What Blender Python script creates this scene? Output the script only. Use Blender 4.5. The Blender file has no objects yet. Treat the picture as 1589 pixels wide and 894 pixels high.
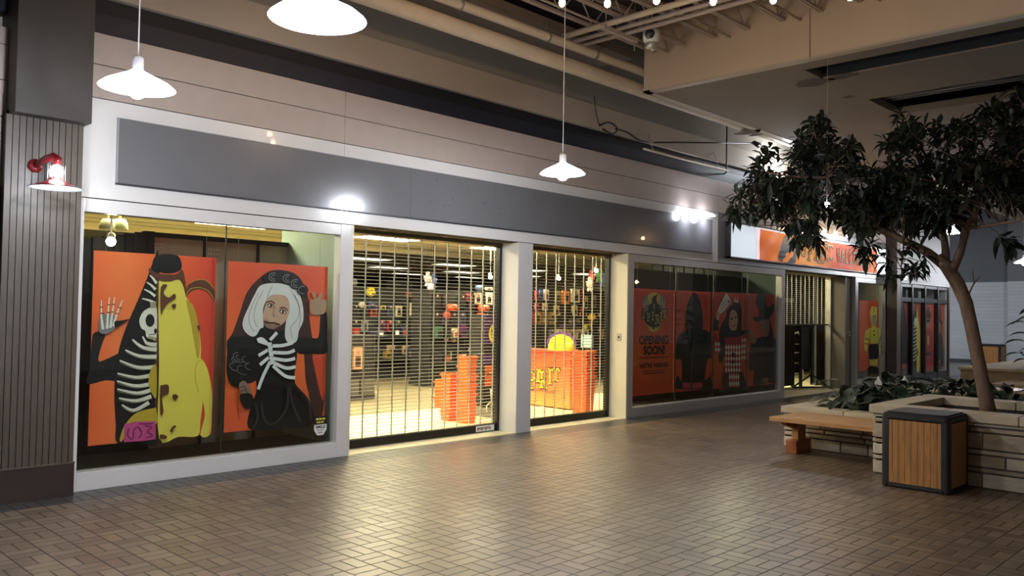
import bpy, bmesh, math, random
from mathutils import Vector, Matrix
import numpy as np
random.seed(7)
sc = bpy.context.scene
COL = sc.collection
R_ = math.radians
PI = math.pi

# ---------------------------------------------------------------- camera
FPX = 1295.8; CX, CY = 794.5, 447.0; EYE = Vector((0, 0, 1.55))
ROT = Matrix(((0.69832815, -0.03228147, -0.71504944),
              (-0.71557681, -0.00781609, -0.69849033),
              (0.0169594, 0.99944826, -0.02855807)))
cam = bpy.data.cameras.new('camera'); cam.sensor_width = 36; cam.lens = FPX / 1589 * 36; cam.clip_end = 200
camo = bpy.data.objects.new('camera', cam); COL.objects.link(camo)
camo.matrix_world = Matrix.Translation(EYE) @ ROT.to_4x4()
sc.camera = camo
# measuring helpers: where the sight line through a picture point meets a wall, floor or side plane of the building
def _ray(u, v): return ROT @ Vector((u - CX, -(v - CY), -FPX))
def onY(u, v, y): r = _ray(u, v); return EYE + r * (y / r.y)
def onX(u, v, x): r = _ray(u, v); return EYE + r * (x / r.x)
def onZ(u, v, z): r = _ray(u, v); return EYE + r * ((z - EYE.z) / r.z)

# ---------------------------------------------------------------- world, exposure
sc.view_settings.view_transform = 'Standard'; sc.view_settings.look = 'None'
sc.view_settings.exposure = 1.75; sc.view_settings.gamma = 1.0; sc.view_settings.use_curve_mapping = False
W = bpy.data.worlds.new('world'); sc.world = W; W.use_nodes = True
bg = W.node_tree.nodes['Background']; bg.inputs[0].default_value = (0.55, 0.50, 0.45, 1); bg.inputs[1].default_value = 0.075

# light levels (watts / emission strengths)
P_PEND = 44; P_BULB = 10; P_SCONCE = 4; E_TROF = 22; E_TROF_DIM = 1.8; P_ARM = 22; P_SIGN = 0.9

# ---------------------------------------------------------------- materials
def lin(c):
    o = []
    for v in c[:3]:
        v = v / 255.0
        o.append(v / 12.92 if v <= 0.04045 else ((v + 0.055) / 1.055) ** 2.4)
    return tuple(o) + (1.0,)
MATS = {}
def M(name, rgb, rough=0.6, metal=0.0, emit=0.0, ecol=None, noise=0.0, nscale=6.0, bump=0.0, bscale=40.0, coat=0.0, spec=0.5, stretch=None):
    if name in MATS: return MATS[name]
    m = bpy.data.materials.new(name); m.use_nodes = True; nt = m.node_tree; b = nt.nodes['Principled BSDF']
    c = lin(rgb)
    b.inputs['Base Color'].default_value = c; b.inputs['Roughness'].default_value = rough
    b.inputs['Metallic'].default_value = metal; b.inputs['Coat Weight'].default_value = coat
    b.inputs['Specular IOR Level'].default_value = spec
    if emit: b.inputs['Emission Color'].default_value = lin(ecol or rgb); b.inputs['Emission Strength'].default_value = emit
    if noise or bump:
        tc = nt.nodes.new('ShaderNodeTexCoord'); mp = nt.nodes.new('ShaderNodeMapping')
        nt.links.new(tc.outputs['Object'], mp.inputs['Vector'])
        if stretch: mp.inputs['Scale'].default_value = stretch
        if noise:
            n = nt.nodes.new('ShaderNodeTexNoise'); n.inputs['Scale'].default_value = nscale; n.inputs['Detail'].default_value = 5
            nt.links.new(mp.outputs[0], n.inputs['Vector'])
            r = nt.nodes.new('ShaderNodeValToRGB'); r.color_ramp.elements[0].position = 0.3; r.color_ramp.elements[1].position = 0.7
            r.color_ramp.elements[0].color = tuple(x * (1 - noise) for x in c[:3]) + (1,)
            r.color_ramp.elements[1].color = tuple(min(1, x * (1 + noise)) for x in c[:3]) + (1,)
            nt.links.new(n.outputs['Fac'], r.inputs['Fac']); nt.links.new(r.outputs['Color'], b.inputs['Base Color'])
        if bump:
            n2 = nt.nodes.new('ShaderNodeTexNoise'); n2.inputs['Scale'].default_value = bscale; n2.inputs['Detail'].default_value = 4
            nt.links.new(mp.outputs[0], n2.inputs['Vector'])
            bp = nt.nodes.new('ShaderNodeBump'); bp.inputs['Strength'].default_value = bump; bp.inputs['Distance'].default_value = 0.01
            nt.links.new(n2.outputs['Fac'], bp.inputs['Height']); nt.links.new(bp.outputs[0], b.inputs['Normal'])
    MATS[name] = m
    return m
def glass_mat(name, tint=(0.86, 0.93, 0.9), refl=1.0):
    m = bpy.data.materials.new(name); m.use_nodes = True; nt = m.node_tree; nt.nodes.clear()
    o = nt.nodes.new('ShaderNodeOutputMaterial'); mx = nt.nodes.new('ShaderNodeMixShader')
    t = nt.nodes.new('ShaderNodeBsdfTransparent'); t.inputs[0].default_value = tint + (1,)
    g = nt.nodes.new('ShaderNodeBsdfGlossy'); g.inputs['Roughness'].default_value = 0.02
    lw = nt.nodes.new('ShaderNodeLayerWeight'); pw = nt.nodes.new('ShaderNodeMath'); pw.operation = 'POWER'; pw.inputs[1].default_value = 5
    f = nt.nodes.new('ShaderNodeMath'); f.operation = 'MULTIPLY_ADD'; f.inputs[1].default_value = 0.95; f.inputs[2].default_value = 0.03
    lw.inputs[0].default_value = 0.5; nt.links.new(lw.outputs['Facing'], pw.inputs[0]); nt.links.new(pw.outputs[0], f.inputs[0])
    nt.links.new(f.outputs[0], mx.inputs[0]); nt.links.new(t.outputs[0], mx.inputs[1]); nt.links.new(g.outputs[0], mx.inputs[2])
    nt.links.new(mx.outputs[0], o.inputs[0]); MATS[name] = m
    return m
def gradient_mat(name, stops, axis='Z', lo=0.0, hi=1.0, rough=0.5, backlit=0.0):
    """printed colour gradient in object space"""
    m = bpy.data.materials.new(name); m.use_nodes = True; nt = m.node_tree; b = nt.nodes['Principled BSDF']
    b.inputs['Roughness'].default_value = rough
    tc = nt.nodes.new('ShaderNodeTexCoord'); sp = nt.nodes.new('ShaderNodeSeparateXYZ'); mr = nt.nodes.new('ShaderNodeMapRange')
    n = nt.nodes.new('ShaderNodeTexNoise'); n.inputs['Scale'].default_value = 2.2; ad = nt.nodes.new('ShaderNodeMath'); ad.operation = 'MULTIPLY_ADD'
    nt.links.new(tc.outputs['Object'], sp.inputs[0]); nt.links.new(tc.outputs['Object'], n.inputs['Vector'])
    nt.links.new(sp.outputs[axis], mr.inputs[0]); mr.inputs[1].default_value = lo; mr.inputs[2].default_value = hi
    ad.inputs[1].default_value = 0.25; nt.links.new(n.outputs['Fac'], ad.inputs[0]); nt.links.new(mr.outputs[0], ad.inputs[2])
    r = nt.nodes.new('ShaderNodeValToRGB'); r.color_ramp.elements[0].color = lin(stops[0]); r.color_ramp.elements[1].color = lin(stops[-1])
    for k, s in enumerate(stops[1:-1]): e = r.color_ramp.elements.new((k + 1) / (len(stops) - 1)); e.color = lin(s)
    nt.links.new(ad.outputs[0], r.inputs[0]); nt.links.new(r.outputs[0], b.inputs['Base Color']); MATS[name] = m
    if backlit: nt.links.new(r.outputs[0], b.inputs['Emission Color']); b.inputs['Emission Strength'].default_value = backlit; b.inputs['Specular IOR Level'].default_value = 0.25
    return m

# ---------------------------------------------------------------- geometry helpers
class MB:
    def __init__(s): s.v = []; s.f = []; s.m = []; s.mats = []; s.sm = []
    def mi(s, mat):
        if mat not in s.mats: s.mats.append(mat)
        return s.mats.index(mat)
    def face(s, pts, mat, smooth=False):
        b = len(s.v); s.v += [tuple(p) for p in pts]; s.f.append(tuple(range(b, b + len(pts)))); s.m.append(s.mi(mat)); s.sm.append(smooth)
    def mesh(s, vs, fs, mat, smooth=False):
        b = len(s.v); s.v += [tuple(p) for p in vs]; k = s.mi(mat)
        for f in fs: s.f.append(tuple(b + i for i in f)); s.m.append(k); s.sm.append(smooth)
    def box(s, x0, x1, y0, y1, z0, z1, mat):
        vs = [(x, y, z) for x in (x0, x1) for y in (y0, y1) for z in (z0, z1)]
        s.mesh(vs, [(0, 1, 3, 2), (4, 6, 7, 5), (0, 4, 5, 1), (2, 3, 7, 6), (0, 2, 6, 4), (1, 5, 7, 3)], mat); return s
    def hexa(s, bot, top, mat):
        s.mesh(list(bot) + list(top), [(3, 2, 1, 0), (4, 5, 6, 7), (0, 1, 5, 4), (1, 2, 6, 5), (2, 3, 7, 6), (3, 0, 4, 7)], mat); return s
    def rbox(s, x0, x1, y0, y1, z0, z1, mat, r=0.02, seg=4):
        """box whose vertical edges are rounded, with a softened top and bottom"""
        def ring(rr, ins, z):
            o = []
            for cxx, cyy, a0 in ((x1 - rr, y1 - rr, 0), (x0 + rr, y1 - rr, 90), (x0 + rr, y0 + rr, 180), (x1 - rr, y0 + rr, 270)):
                for k in range(seg + 1):
                    a = R_(a0 + 90 * k / seg); o.append((cxx + (rr - ins) * math.cos(a), cyy + (rr - ins) * math.sin(a), z))
            return o
        e = min(r * 0.35, (z1 - z0) * 0.3)
        rings = [ring(r, e, z0), ring(r, 0, z0 + e), ring(r, 0, z1 - e), ring(r, e, z1)]
        n = len(rings[0]); vs = sum(rings, []); fs = []
        for k in range(3):
            for i in range(n): fs.append((k * n + i, k * n + (i + 1) % n, (k + 1) * n + (i + 1) % n, (k + 1) * n + i))
        fs.append(tuple(reversed(range(n)))); fs.append(tuple(range(3 * n, 4 * n))); s.mesh(vs, fs, mat); return s
    def tube(s, pts, r, mat, n=8, closed=False, caps=True):
        pts = [Vector(p) for p in pts]; rs = r if isinstance(r, (list, tuple)) else [r] * len(pts)
        vs = []; fs = []; up = None
        L = len(pts)
        for i, p in enumerate(pts):
            if closed: d = pts[(i + 1) % L] - pts[i - 1]
            else: d = pts[min(i + 1, L - 1)] - pts[max(i - 1, 0)]
            if d.length < 1e-9: d = Vector((0, 0, 1))
            d.normalize()
            if up is None: up = Vector((0, 0, 1)) if abs(d.z) < 0.9 else Vector((1, 0, 0))
            a = d.cross(up)
            if a.length < 1e-4: a = d.cross(Vector((0, 1, 0)))
            a.normalize(); b = a.cross(d).normalized(); up = b
            for k in range(n):
                t = 2 * PI * k / n; vs.append(p + (a * math.cos(t) + b * math.sin(t)) * rs[i])
        for i in range(L if closed else L - 1):
            j = (i + 1) % L
            for k in range(n): fs.append((i * n + k, i * n + (k + 1) % n, j * n + (k + 1) % n, j * n + k))
        if not closed and caps: fs.append(tuple(reversed(range(n)))); fs.append(tuple(range((L - 1) * n, L * n)))
        s.mesh(vs, fs, mat, True); return s
    def lathe(s, prof, c, mat, n=24, axis='Z'):
        c = Vector(c); vs = []; fs = []
        for r, h in prof:
            for k in range(n):
                t = 2 * PI * k / n; a, b = r * math.cos(t), r * math.sin(t)
                vs.append(c + (Vector((a, b, h)) if axis == 'Z' else Vector((a, h, b)) if axis == 'Y' else Vector((h, a, b))))
        for i in range(len(prof) - 1):
            for k in range(n): fs.append((i * n + k, i * n + (k + 1) % n, (i + 1) * n + (k + 1) % n, (i + 1) * n + k))
        s.mesh(vs, fs, mat, True); return s
    def ball(s, c, r, mat, n=14, sx=1, sy=1, sz=1):
        c = Vector(c); vs = []; fs = []; h = max(5, n // 2)
        for i in range(h + 1):
            p = PI * i / h
            for k in range(n):
                t = 2 * PI * k / n; vs.append(c + Vector((r * sx * math.sin(p) * math.cos(t), r * sy * math.sin(p) * math.sin(t), r * sz * math.cos(p))))
        for i in range(h):
            for k in range(n): fs.append((i * n + k, (i + 1) * n + k, (i + 1) * n + (k + 1) % n, i * n + (k + 1) % n))
        s.mesh(vs, fs, mat, True); return s
    def build(s, name, parent=None, bevel=0.0, base=None):
        me = bpy.data.meshes.new(name); V = np.array(s.v, dtype=float)
        if parent is not None:
            o3 = Vector((0, 0, 0)); p = parent
            while p is not None: o3 += p.location; p = p.parent
            off = Vector((0, 0, 0))
        else:
            mn, mx = V.min(0), V.max(0); off = Vector(base) if base else Vector(((mn[0] + mx[0]) / 2, (mn[1] + mx[1]) / 2, mn[2])); o3 = off
        V = V - np.array(o3)
        me.from_pydata(V.tolist(), [], s.f)
        for m in s.mats: me.materials.append(m)
        me.polygons.foreach_set('material_index', s.m); me.polygons.foreach_set('use_smooth', s.sm)
        me.validate(); me.update()
        o = bpy.data.objects.new(name, me); COL.objects.link(o)
        if parent is not None: o.parent = parent
        else: o.location = off
        if bevel:
            b = o.modifiers.new('bevel', 'BEVEL'); b.width = bevel; b.segments = 2; b.limit_method = 'ANGLE'; b.angle_limit = R_(50)
        return o
def tag(o, label, cat, group=None, kind=None):
    o['label'] = label; o['category'] = cat
    if group: o['group'] = group
    if kind: o['kind'] = kind
    return o
def struct(o, label=None):
    o['kind'] = 'structure'
    if label: o['label'] = label
    return o
def thing(name, label, cat, loc, group=None):
    o = bpy.data.objects.new(name, None); o.empty_display_size = 0.1; COL.objects.link(o); o.location = loc
    return tag(o, label, cat, group)
def dup(root, loc, label=None, group=None, rotz=None):
    r = root.copy(); COL.objects.link(r); r.location = loc
    if rotz is not None: r.rotation_euler = (0, 0, rotz)
    if label: r['label'] = label
    if group: r['group'] = group
    for ch in list(root.children):
        c = ch.copy(); COL.objects.link(c); c.parent = r
        for g in list(ch.children):
            d = g.copy(); COL.objects.link(d); d.parent = c
    return r
def point(name, loc, power, col, r=0.05, parent=None, spot=None, rot=None):
    l = bpy.data.lights.new(name, 'SPOT' if spot else 'POINT'); l.energy = power; l.color = col; l.shadow_soft_size = r
    if spot: l.spot_size = R_(spot); l.spot_blend = 0.6
    o = bpy.data.objects.new(name, l); COL.objects.link(o)
    o.location = loc
    if rot: o.rotation_euler = rot
    if parent:
        o.parent = parent; o.location = Vector(loc) - parent.location
    return o
def smooth(pts, k=4):
    """closed Catmull-Rom outline"""
    P = [Vector((p[0], p[1])) for p in pts]; n = len(P); o = []
    for i in range(n):
        a, b, c, d = P[i - 1], P[i], P[(i + 1) % n], P[(i + 2) % n]
        for j in range(k):
            t = j / k
            q = 0.5 * ((2 * b) + (c - a) * t + (2 * a - 5 * b + 4 * c - d) * t * t + (3 * b - a - 3 * c + d) * t ** 3)
            o.append((q.x, q.y))
    return o
def ell(cx, cy, rx, ry, rot=0, n=20):
    o = []
    for k in range(n):
        t = 2 * PI * k / n; x, y = rx * math.cos(t), ry * math.sin(t)
        o.append((cx + x * math.cos(rot) - y * math.sin(rot), cy + x * math.sin(rot) + y * math.cos(rot)))
    return o
def fill2d(pts):
    """triangulated polygon from a list of 2-D points"""
    from mathutils.geometry import tessellate_polygon
    return tessellate_polygon([[Vector((p[0], p[1], 0)) for p in pts]])

class Print:
    """flat artwork on a vertical plane y = const, facing -Y; shapes are ink layers a few tenths of a millimetre thick"""
    def __init__(s, y, to=None, step=0.0006): s.b = MB(); s.y = y; s.k = 0; s.to = to; s.step = step
    def P(s, p, y):
        if s.to is None: return Vector((p[0], y, p[1]))
        u, v = s.to(*p); q = onY(u, v, s.y); return Vector((q.x, y, q.z))
    def poly(s, pts, mat, sm=True, k=4, up=True):
        if up: s.k += 1
        q = smooth(pts, k) if sm else pts
        y = s.y - s.k * s.step; W3 = [s.P(p, y) for p in q]
        tris = fill2d([(w.x, w.z) for w in W3])
        fs = []
        for t in tris:
            a, b, c = (W3[i] for i in t)
            n = (b - a).cross(c - a)
            fs.append(tuple(t) if n.y < 0 else tuple(reversed(t)))
        s.b.mesh(W3, fs, mat); return s
    def strokes(s, lines, w, mat, taper=False):
        s.k += 1; y = s.y - s.k * s.step
        for ln in lines:
            P2 = [s.P(p, y) for p in ln]; n = len(P2); L = []; Rr = []
            # stroke width is given in the same units as the points
            a = s.P((0, 0), y); b = s.P((w, 0), y); c_ = s.P((0, w), y); ww = ((b - a).length + (c_ - a).length) / 4
            for i, p in enumerate(P2):
                d = P2[min(i + 1, n - 1)] - P2[max(i - 1, 0)]; d.normalize() if d.length else None
                nn = Vector((-d.z, 0, d.x)); f = 1.0
                if taper: t = i / max(1, n - 1); f = 1 - 0.65 * t
                L.append(p + nn * ww * f); Rr.append(p - nn * ww * f)
            for i in range(n - 1): s.b.face([L[i], L[i + 1], Rr[i + 1], Rr[i]], mat)
        return s
def crv(pts, k=5):
    """open smooth polyline"""
    P = [Vector((p[0], p[1])) for p in pts]; n = len(P); o = []
    for i in range(n - 1):
        a, b, c, d = P[max(i - 1, 0)], P[i], P[i + 1], P[min(i + 2, n - 1)]
        for j in range(k):
            t = j / k; q = 0.5 * ((2 * b) + (c - a) * t + (2 * a - 5 * b + 4 * c - d) * t * t + (3 * b - a - 3 * c + d) * t ** 3); o.append((q.x, q.y))
    o.append((P[-1].x, P[-1].y)); return o
def text_mesh(b, s, x0, x1, z0, z1, y, mat, bold=0.0, flip=1, plane='Y'):
    """lettering fitted into a rectangle"""
    c = bpy.data.curves.new('t', 'FONT'); c.body = s; c.offset = bold; c.resolution_u = 3
    o = bpy.data.objects.new('t', c); COL.objects.link(o)
    dg = bpy.context.evaluated_depsgraph_get(); me = bpy.data.meshes.new_from_object(o.evaluated_get(dg))
    vs = np.array([v.co[:] for v in me.vertices]); mn, mx = vs.min(0), vs.max(0)
    W3 = []
    for v in vs:
        a = x0 + (v[0] - mn[0]) / (mx[0] - mn[0]) * (x1 - x0); h = z0 + (v[1] - mn[1]) / (mx[1] - mn[1]) * (z1 - z0)
        W3.append((a, y, h) if plane == 'Y' else (y, a, h))
    b.mesh(W3, [tuple(p.vertices) for p in me.polygons], mat)
    bpy.data.objects.remove(o); bpy.data.curves.remove(c); bpy.data.meshes.remove(me)
def micro(b, x0, x1, z0, z1, y, mat, seed=0):
    """a line of print too small to read: short dark dashes"""
    r = random.Random(seed); x = x0
    while x < x1 - .004:
        w = min(r.uniform(.008, .022), x1 - x)
        b.face([(x, y, z0), (x + w, y, z0), (x + w, y, z1), (x, y, z1)], mat); x += w + r.uniform(.003, .008)
# serif letters drawn as strokes in a 1 x 1 cell
GL = {'S': [[(.85, .85), (.6, 1), (.25, .93), (.12, .72), (.3, .55), (.7, .42), (.86, .22), (.65, .02), (.3, 0), (.1, .15)], [(.85, .98), (.85, .72)], [(.1, .02), (.1, .28)]],
      'P': [[(.25, 0), (.25, 1)], [(.05, 0), (.45, 0)], [(.05, 1), (.6, 1), (.85, .8), (.75, .55), (.25, .48)]],
      'I': [[(.5, 0), (.5, 1)], [(.2, 0), (.8, 0)], [(.2, 1), (.8, 1)]],
      'R': [[(.22, 0), (.22, 1)], [(.03, 0), (.4, 0)], [(.03, 1), (.6, 1), (.82, .8), (.7, .55), (.22, .5)], [(.45, .5), (.85, 0), (1.0, 0)]],
      'T': [[(.5, 0), (.5, 1)], [(.25, 0), (.75, 0)], [(.0, .85), (.0, 1), (1, 1), (1, .85)]],
      'H': [[(.2, 0), (.2, 1)], [(.8, 0), (.8, 1)], [(.2, .5), (.8, .5)]], 'A': [[(.05, 0), (.5, 1), (.95, 0)], [(.25, .4), (.75, .4)]],
      'L': [[(.25, 1), (.25, 0), (.85, 0)]], 'O': [[(.5, 1), (.15, .8), (.1, .5), (.15, .2), (.5, 0), (.85, .2), (.9, .5), (.85, .8), (.5, 1)]],
      'W': [[(0, 1), (.25, 0), (.5, .7), (.75, 0), (1, 1)]], 'E': [[(.8, 1), (.2, 1), (.2, 0), (.8, 0)], [(.2, .5), (.7, .5)]], 'N': [[(.15, 0), (.15, 1), (.85, 0), (.85, 1)]]}
def letters(s, boxes, w, P, mat):
    """boxes: per letter (x0, z0, x1, z1) in metres; P maps (x, z) to a 3-D point; strokes become raised strips"""
    b = P[0]; f = P[1]
    for ch, (x0, z0, x1, z1) in zip(s, boxes):
        for ln in GL[ch]:
            pts = [Vector((x0 + p[0] * (x1 - x0), z0 + p[1] * (z1 - z0))) for p in ln]
            for a, c in zip(pts, pts[1:]):
                d = (c - a).normalized(); n = Vector((-d.y, d.x)) * w / 2; e = d * w / 2
                q = [a - e + n, c + e + n, c + e - n, a - e - n]; b.face([f(p.x, p.y) for p in q], mat)

# ---------------------------------------------------------------- palette
white_lam = M('white_laminate', (214, 210, 206), 0.22, noise=0.02, nscale=3, coat=0.3)
silver = M('silver_laminate', (150, 148, 146), 0.3, metal=0.55, noise=0.05, nscale=2)
grey_panel = M('grey_sign_panel', (112, 111, 113), 0.2, noise=0.04, nscale=2.5, coat=0.4)
beige = M('beige_panel', (172, 157, 147), 0.45, noise=0.03)
beige_up = M('beige_upper_wall', (172, 158, 142), 0.7, noise=0.05, nscale=1.2)
dark_band = M('dark_band', (24, 26, 40), 0.5, noise=0.1)
dark_gap = M('dark_gap', (9, 10, 18), 0.6)
seam_m = M('seam', (50, 42, 38), 0.8)
brown_sid = M('brown_siding', (74, 64, 54), 0.5, noise=0.08, nscale=8, bump=0.1)
brown_dark = M('brown_base', (50, 38, 32), 0.45, noise=0.06)
black = M('black_paint', (12, 12, 13), 0.35)
blackm = M('black_matte', (9, 9, 10), 0.8)
cream = M('cream_wall', (214, 206, 184), 0.4, noise=0.03)
pale_tile = M('pale_threshold', (188, 178, 150), 0.45, noise=0.08, nscale=9)
chrome = M('galvanised', (190, 188, 180), 0.35, metal=0.6)
pipe_m = M('painted_pipe', (206, 190, 166), 0.55, noise=0.05)
steel_w = M('joist_paint', (176, 160, 150), 0.6)
deck = M('roof_deck', (46, 42, 42), 0.9, noise=0.2, nscale=3)
deck2 = M('soffit_taupe', (128, 116, 104), 0.85, noise=0.06, nscale=2)
glass = glass_mat('window_glass', (0.94, 0.97, 0.955))
orange = M('tote_orange', (240, 104, 36), 0.35)
yellow = M('yellow_print', (232, 214, 40), 0.5)
white_p = M('white_print', (226, 226, 220), 0.5)
red_m = M('sconce_red', (96, 16, 20), 0.25, coat=0.5)

# ---------------------------------------------------------------- floor
def floor_mat():
    m = bpy.data.materials.new('basketweave_pavers'); m.use_nodes = True; nt = m.node_tree; N = nt.nodes; Lk = nt.links; b = N['Principled BSDF']
    def mth(op, a, c=None, d=None):
        n = N.new('ShaderNodeMath'); n.operation = op
        for i, x in enumerate((a, c, d)):
            if x is None: continue
            if isinstance(x, (int, float)): n.inputs[i].default_value = x
            else: Lk.new(x, n.inputs[i])
        return n.outputs[0]
    g = N.new('ShaderNodeNewGeometry'); sp = N.new('ShaderNodeSeparateXYZ'); Lk.new(g.outputs['Position'], sp.inputs[0])
    S = 0.1915
    u = mth('DIVIDE', mth('SUBTRACT', sp.outputs[0], 4.04), S); v = mth('DIVIDE', mth('SUBTRACT', sp.outputs[1], 3.79), S)
    fu, fv = mth('FLOOR', u), mth('FLOOR', v)
    par = mth('ABSOLUTE', mth('MODULO', mth('ADD', fu, fv), 2.0))   # 0 or 1
    ru, rv = mth('FRACT', u), mth('FRACT', v)
    inv = mth('SUBTRACT', 1.0, par)
    a = mth('ADD', mth('MULTIPLY', ru, inv), mth('MULTIPLY', rv, par))      # split coordinate
    c = mth('ADD', mth('MULTIPLY', rv, inv), mth('MULTIPLY', ru, par))
    a2 = mth('FRACT', mth('MULTIPLY', a, 2.0)); half = mth('FLOOR', mth('MULTIPLY', a, 2.0))
    da = mth('MULTIPLY', mth('MINIMUM', a2, mth('SUBTRACT', 1.0, a2)), 0.5); dc = mth('MINIMUM', c, mth('SUBTRACT', 1.0, c))
    d = mth('MINIMUM', da, dc)
    mr = N.new('ShaderNodeMapRange'); mr.interpolation_type = 'SMOOTHSTEP'; Lk.new(d, mr.inputs[0]); mr.inputs[1].default_value = 0.012; mr.inputs[2].default_value = 0.038
    # per-brick tone
    cv = N.new('ShaderNodeCombineXYZ'); Lk.new(mth('ADD', fu, mth('MULTIPLY', half, 0.37)), cv.inputs[0]); Lk.new(mth('ADD', fv, mth('MULTIPLY', half, 0.61)), cv.inputs[1])
    wn = N.new('ShaderNodeTexWhiteNoise'); Lk.new(cv.outputs[0], wn.inputs['Vector'])
    ns = N.new('ShaderNodeTexNoise'); ns.inputs['Scale'].default_value = 0.7; ns.inputs['Detail'].default_value = 5; Lk.new(g.outputs['Position'], ns.inputs['Vector'])
    fine = N.new('ShaderNodeTexNoise'); fine.inputs['Scale'].default_value = 60; Lk.new(g.outputs['Position'], fine.inputs['Vector'])
    r = N.new('ShaderNodeValToRGB'); r.color_ramp.elements[0].color = lin((86, 70, 56)); r.color_ramp.elements[1].color = lin((122, 104, 84))
    r.color_ramp.elements[0].position = 0.15; r.color_ramp.elements[1].position = 0.85
    Lk.new(mth('ADD', mth('MULTIPLY', wn.outputs['Value'], 0.55), mth('MULTIPLY', ns.outputs['Fac'], 0.45)), r.inputs[0])
    # darker soldier course along the shop front
    brd = N.new('ShaderNodeMapRange'); Lk.new(sp.outputs[1], brd.inputs[0]); brd.inputs[1].default_value = 7.03; brd.inputs[2].default_value = 7.05
    mb = N.new('ShaderNodeMix'); mb.data_type = 'RGBA'; Lk.new(brd.outputs[0], mb.inputs[0]); Lk.new(r.outputs[0], mb.inputs[6]); mb.inputs[7].default_value = lin((58, 56, 54))
    mx = N.new('ShaderNodeMix'); mx.data_type = 'RGBA'; Lk.new(mr.outputs[0], mx.inputs[0]); mx.inputs[6].default_value = lin((40, 30, 25)); Lk.new(mb.outputs[2], mx.inputs[7])
    Lk.new(mx.outputs[2], b.inputs['Base Color'])
    ro = mth('ADD', mth('SUBTRACT', 0.66, mth('MULTIPLY', mr.outputs[0], 0.30)), mth('MULTIPLY', mth('SUBTRACT', ns.outputs['Fac'], 0.5), 0.06)); Lk.new(ro, b.inputs['Roughness'])
    b.inputs['Specular IOR Level'].default_value = 0.6
    bp = N.new('ShaderNodeBump'); bp.inputs['Strength'].default_value = 0.5; bp.inputs['Distance'].default_value = 0.004
    Lk.new(mth('ADD', mr.outputs[0], mth('MULTIPLY', mth('ADD', fine.outputs['Fac'], mth('MULTIPLY', wn.outputs['Value'], 0.8)), 0.10)), bp.inputs['Height']); Lk.new(bp.outputs[0], b.inputs['Normal'])
    return m
b = MB(); b.box(-6, 34, -6, 7.415, -0.1, 0, floor_mat()); struct(b.build('floor'), 'brown basketweave paver floor of the mall walkway')
b = MB(); b.box(24.6, 34, 7.415, 14, -0.1, 0, M('far_floor', (84, 80, 76), 0.35, noise=0.1)); struct(b.build('floor'), 'grey floor of the side passage')
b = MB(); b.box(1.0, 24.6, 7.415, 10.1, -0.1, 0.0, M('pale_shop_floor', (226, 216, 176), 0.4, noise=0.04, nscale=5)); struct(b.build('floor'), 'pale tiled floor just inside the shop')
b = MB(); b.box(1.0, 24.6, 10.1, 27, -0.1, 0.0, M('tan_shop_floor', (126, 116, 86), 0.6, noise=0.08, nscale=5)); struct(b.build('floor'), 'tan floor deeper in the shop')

# ---------------------------------------------------------------- shop front wall (plane y = 7.41)
Y0 = 7.41
def seamed(name, x0, x1, rows, label):
    """stack of facade panels; rows = (z0, z1, material); 6 mm shadow joints"""
    b = MB()
    b.box(x0, x1, Y0 + 0.02, Y0 + 0.28, rows[0][0] + 0.004, rows[-1][1], seam_m)
    for z0, z1, m in rows:
        xs = [x0] + [x for x in (5.02, 9.0, 12.58, 16.9, 20.95) if x0 + .5 < x < x1 - .3] + [x1]
        for a, c in zip(xs, xs[1:]): b.box(a + 0.002, c - 0.002, Y0, Y0 + 0.25, z0 + 0.005, z1 - 0.003, m)
    return struct(b.build(name), label)
rows = [(2.445, 3.295, white_lam), (3.295, 3.58, beige), (3.58, 3.85, beige)]
seamed('wall_front', 2.41, 12.58, rows, 'white laminate fascia over the nearer shop windows')
rows2 = [(2.445, 3.295, silver), (3.295, 3.58, beige), (3.58, 3.85, beige)]
seamed('wall_front', 12.58, 20.3, rows2, 'silver fascia over the farther shop windows')
seamed('wall_left', -1.0, 1.875, [(2.46, 3.01, beige), (3.01, 3.30, beige), (3.30, 3.58, beige), (3.58, 3.72, beige)], 'beige panels left of the brown pier')
b = MB(); b.box(-1, 1.86, Y0 + .05, Y0 + .3, 0, 2.46, brown_dark); struct(b.build('wall_left'), 'dark brown wall left of the pier')
b = MB(); b.box(-1, 20.3, Y0 + 0.03, Y0 + 0.2, 3.852, 4.03, dark_band); b.box(-1, 20.3, Y0 + 0.06, Y0 + 0.2, 4.03, 4.165, dark_gap); struct(b.build('trim_1'), 'dark band above the facade panels')
b = MB(); b.box(-1, 24.6, Y0 + 0.0, Y0 + 0.2, 4.168, 4.505, beige_up); b.box(-1, 24.6, Y0 + 0.02, Y0 + 0.2, 4.505, 5.9, M('upper_wall_grey', (142, 134, 122), 0.75, noise=0.05, nscale=1)); struct(b.build('wall_upper'), 'beige upper wall above the dark band')

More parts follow.
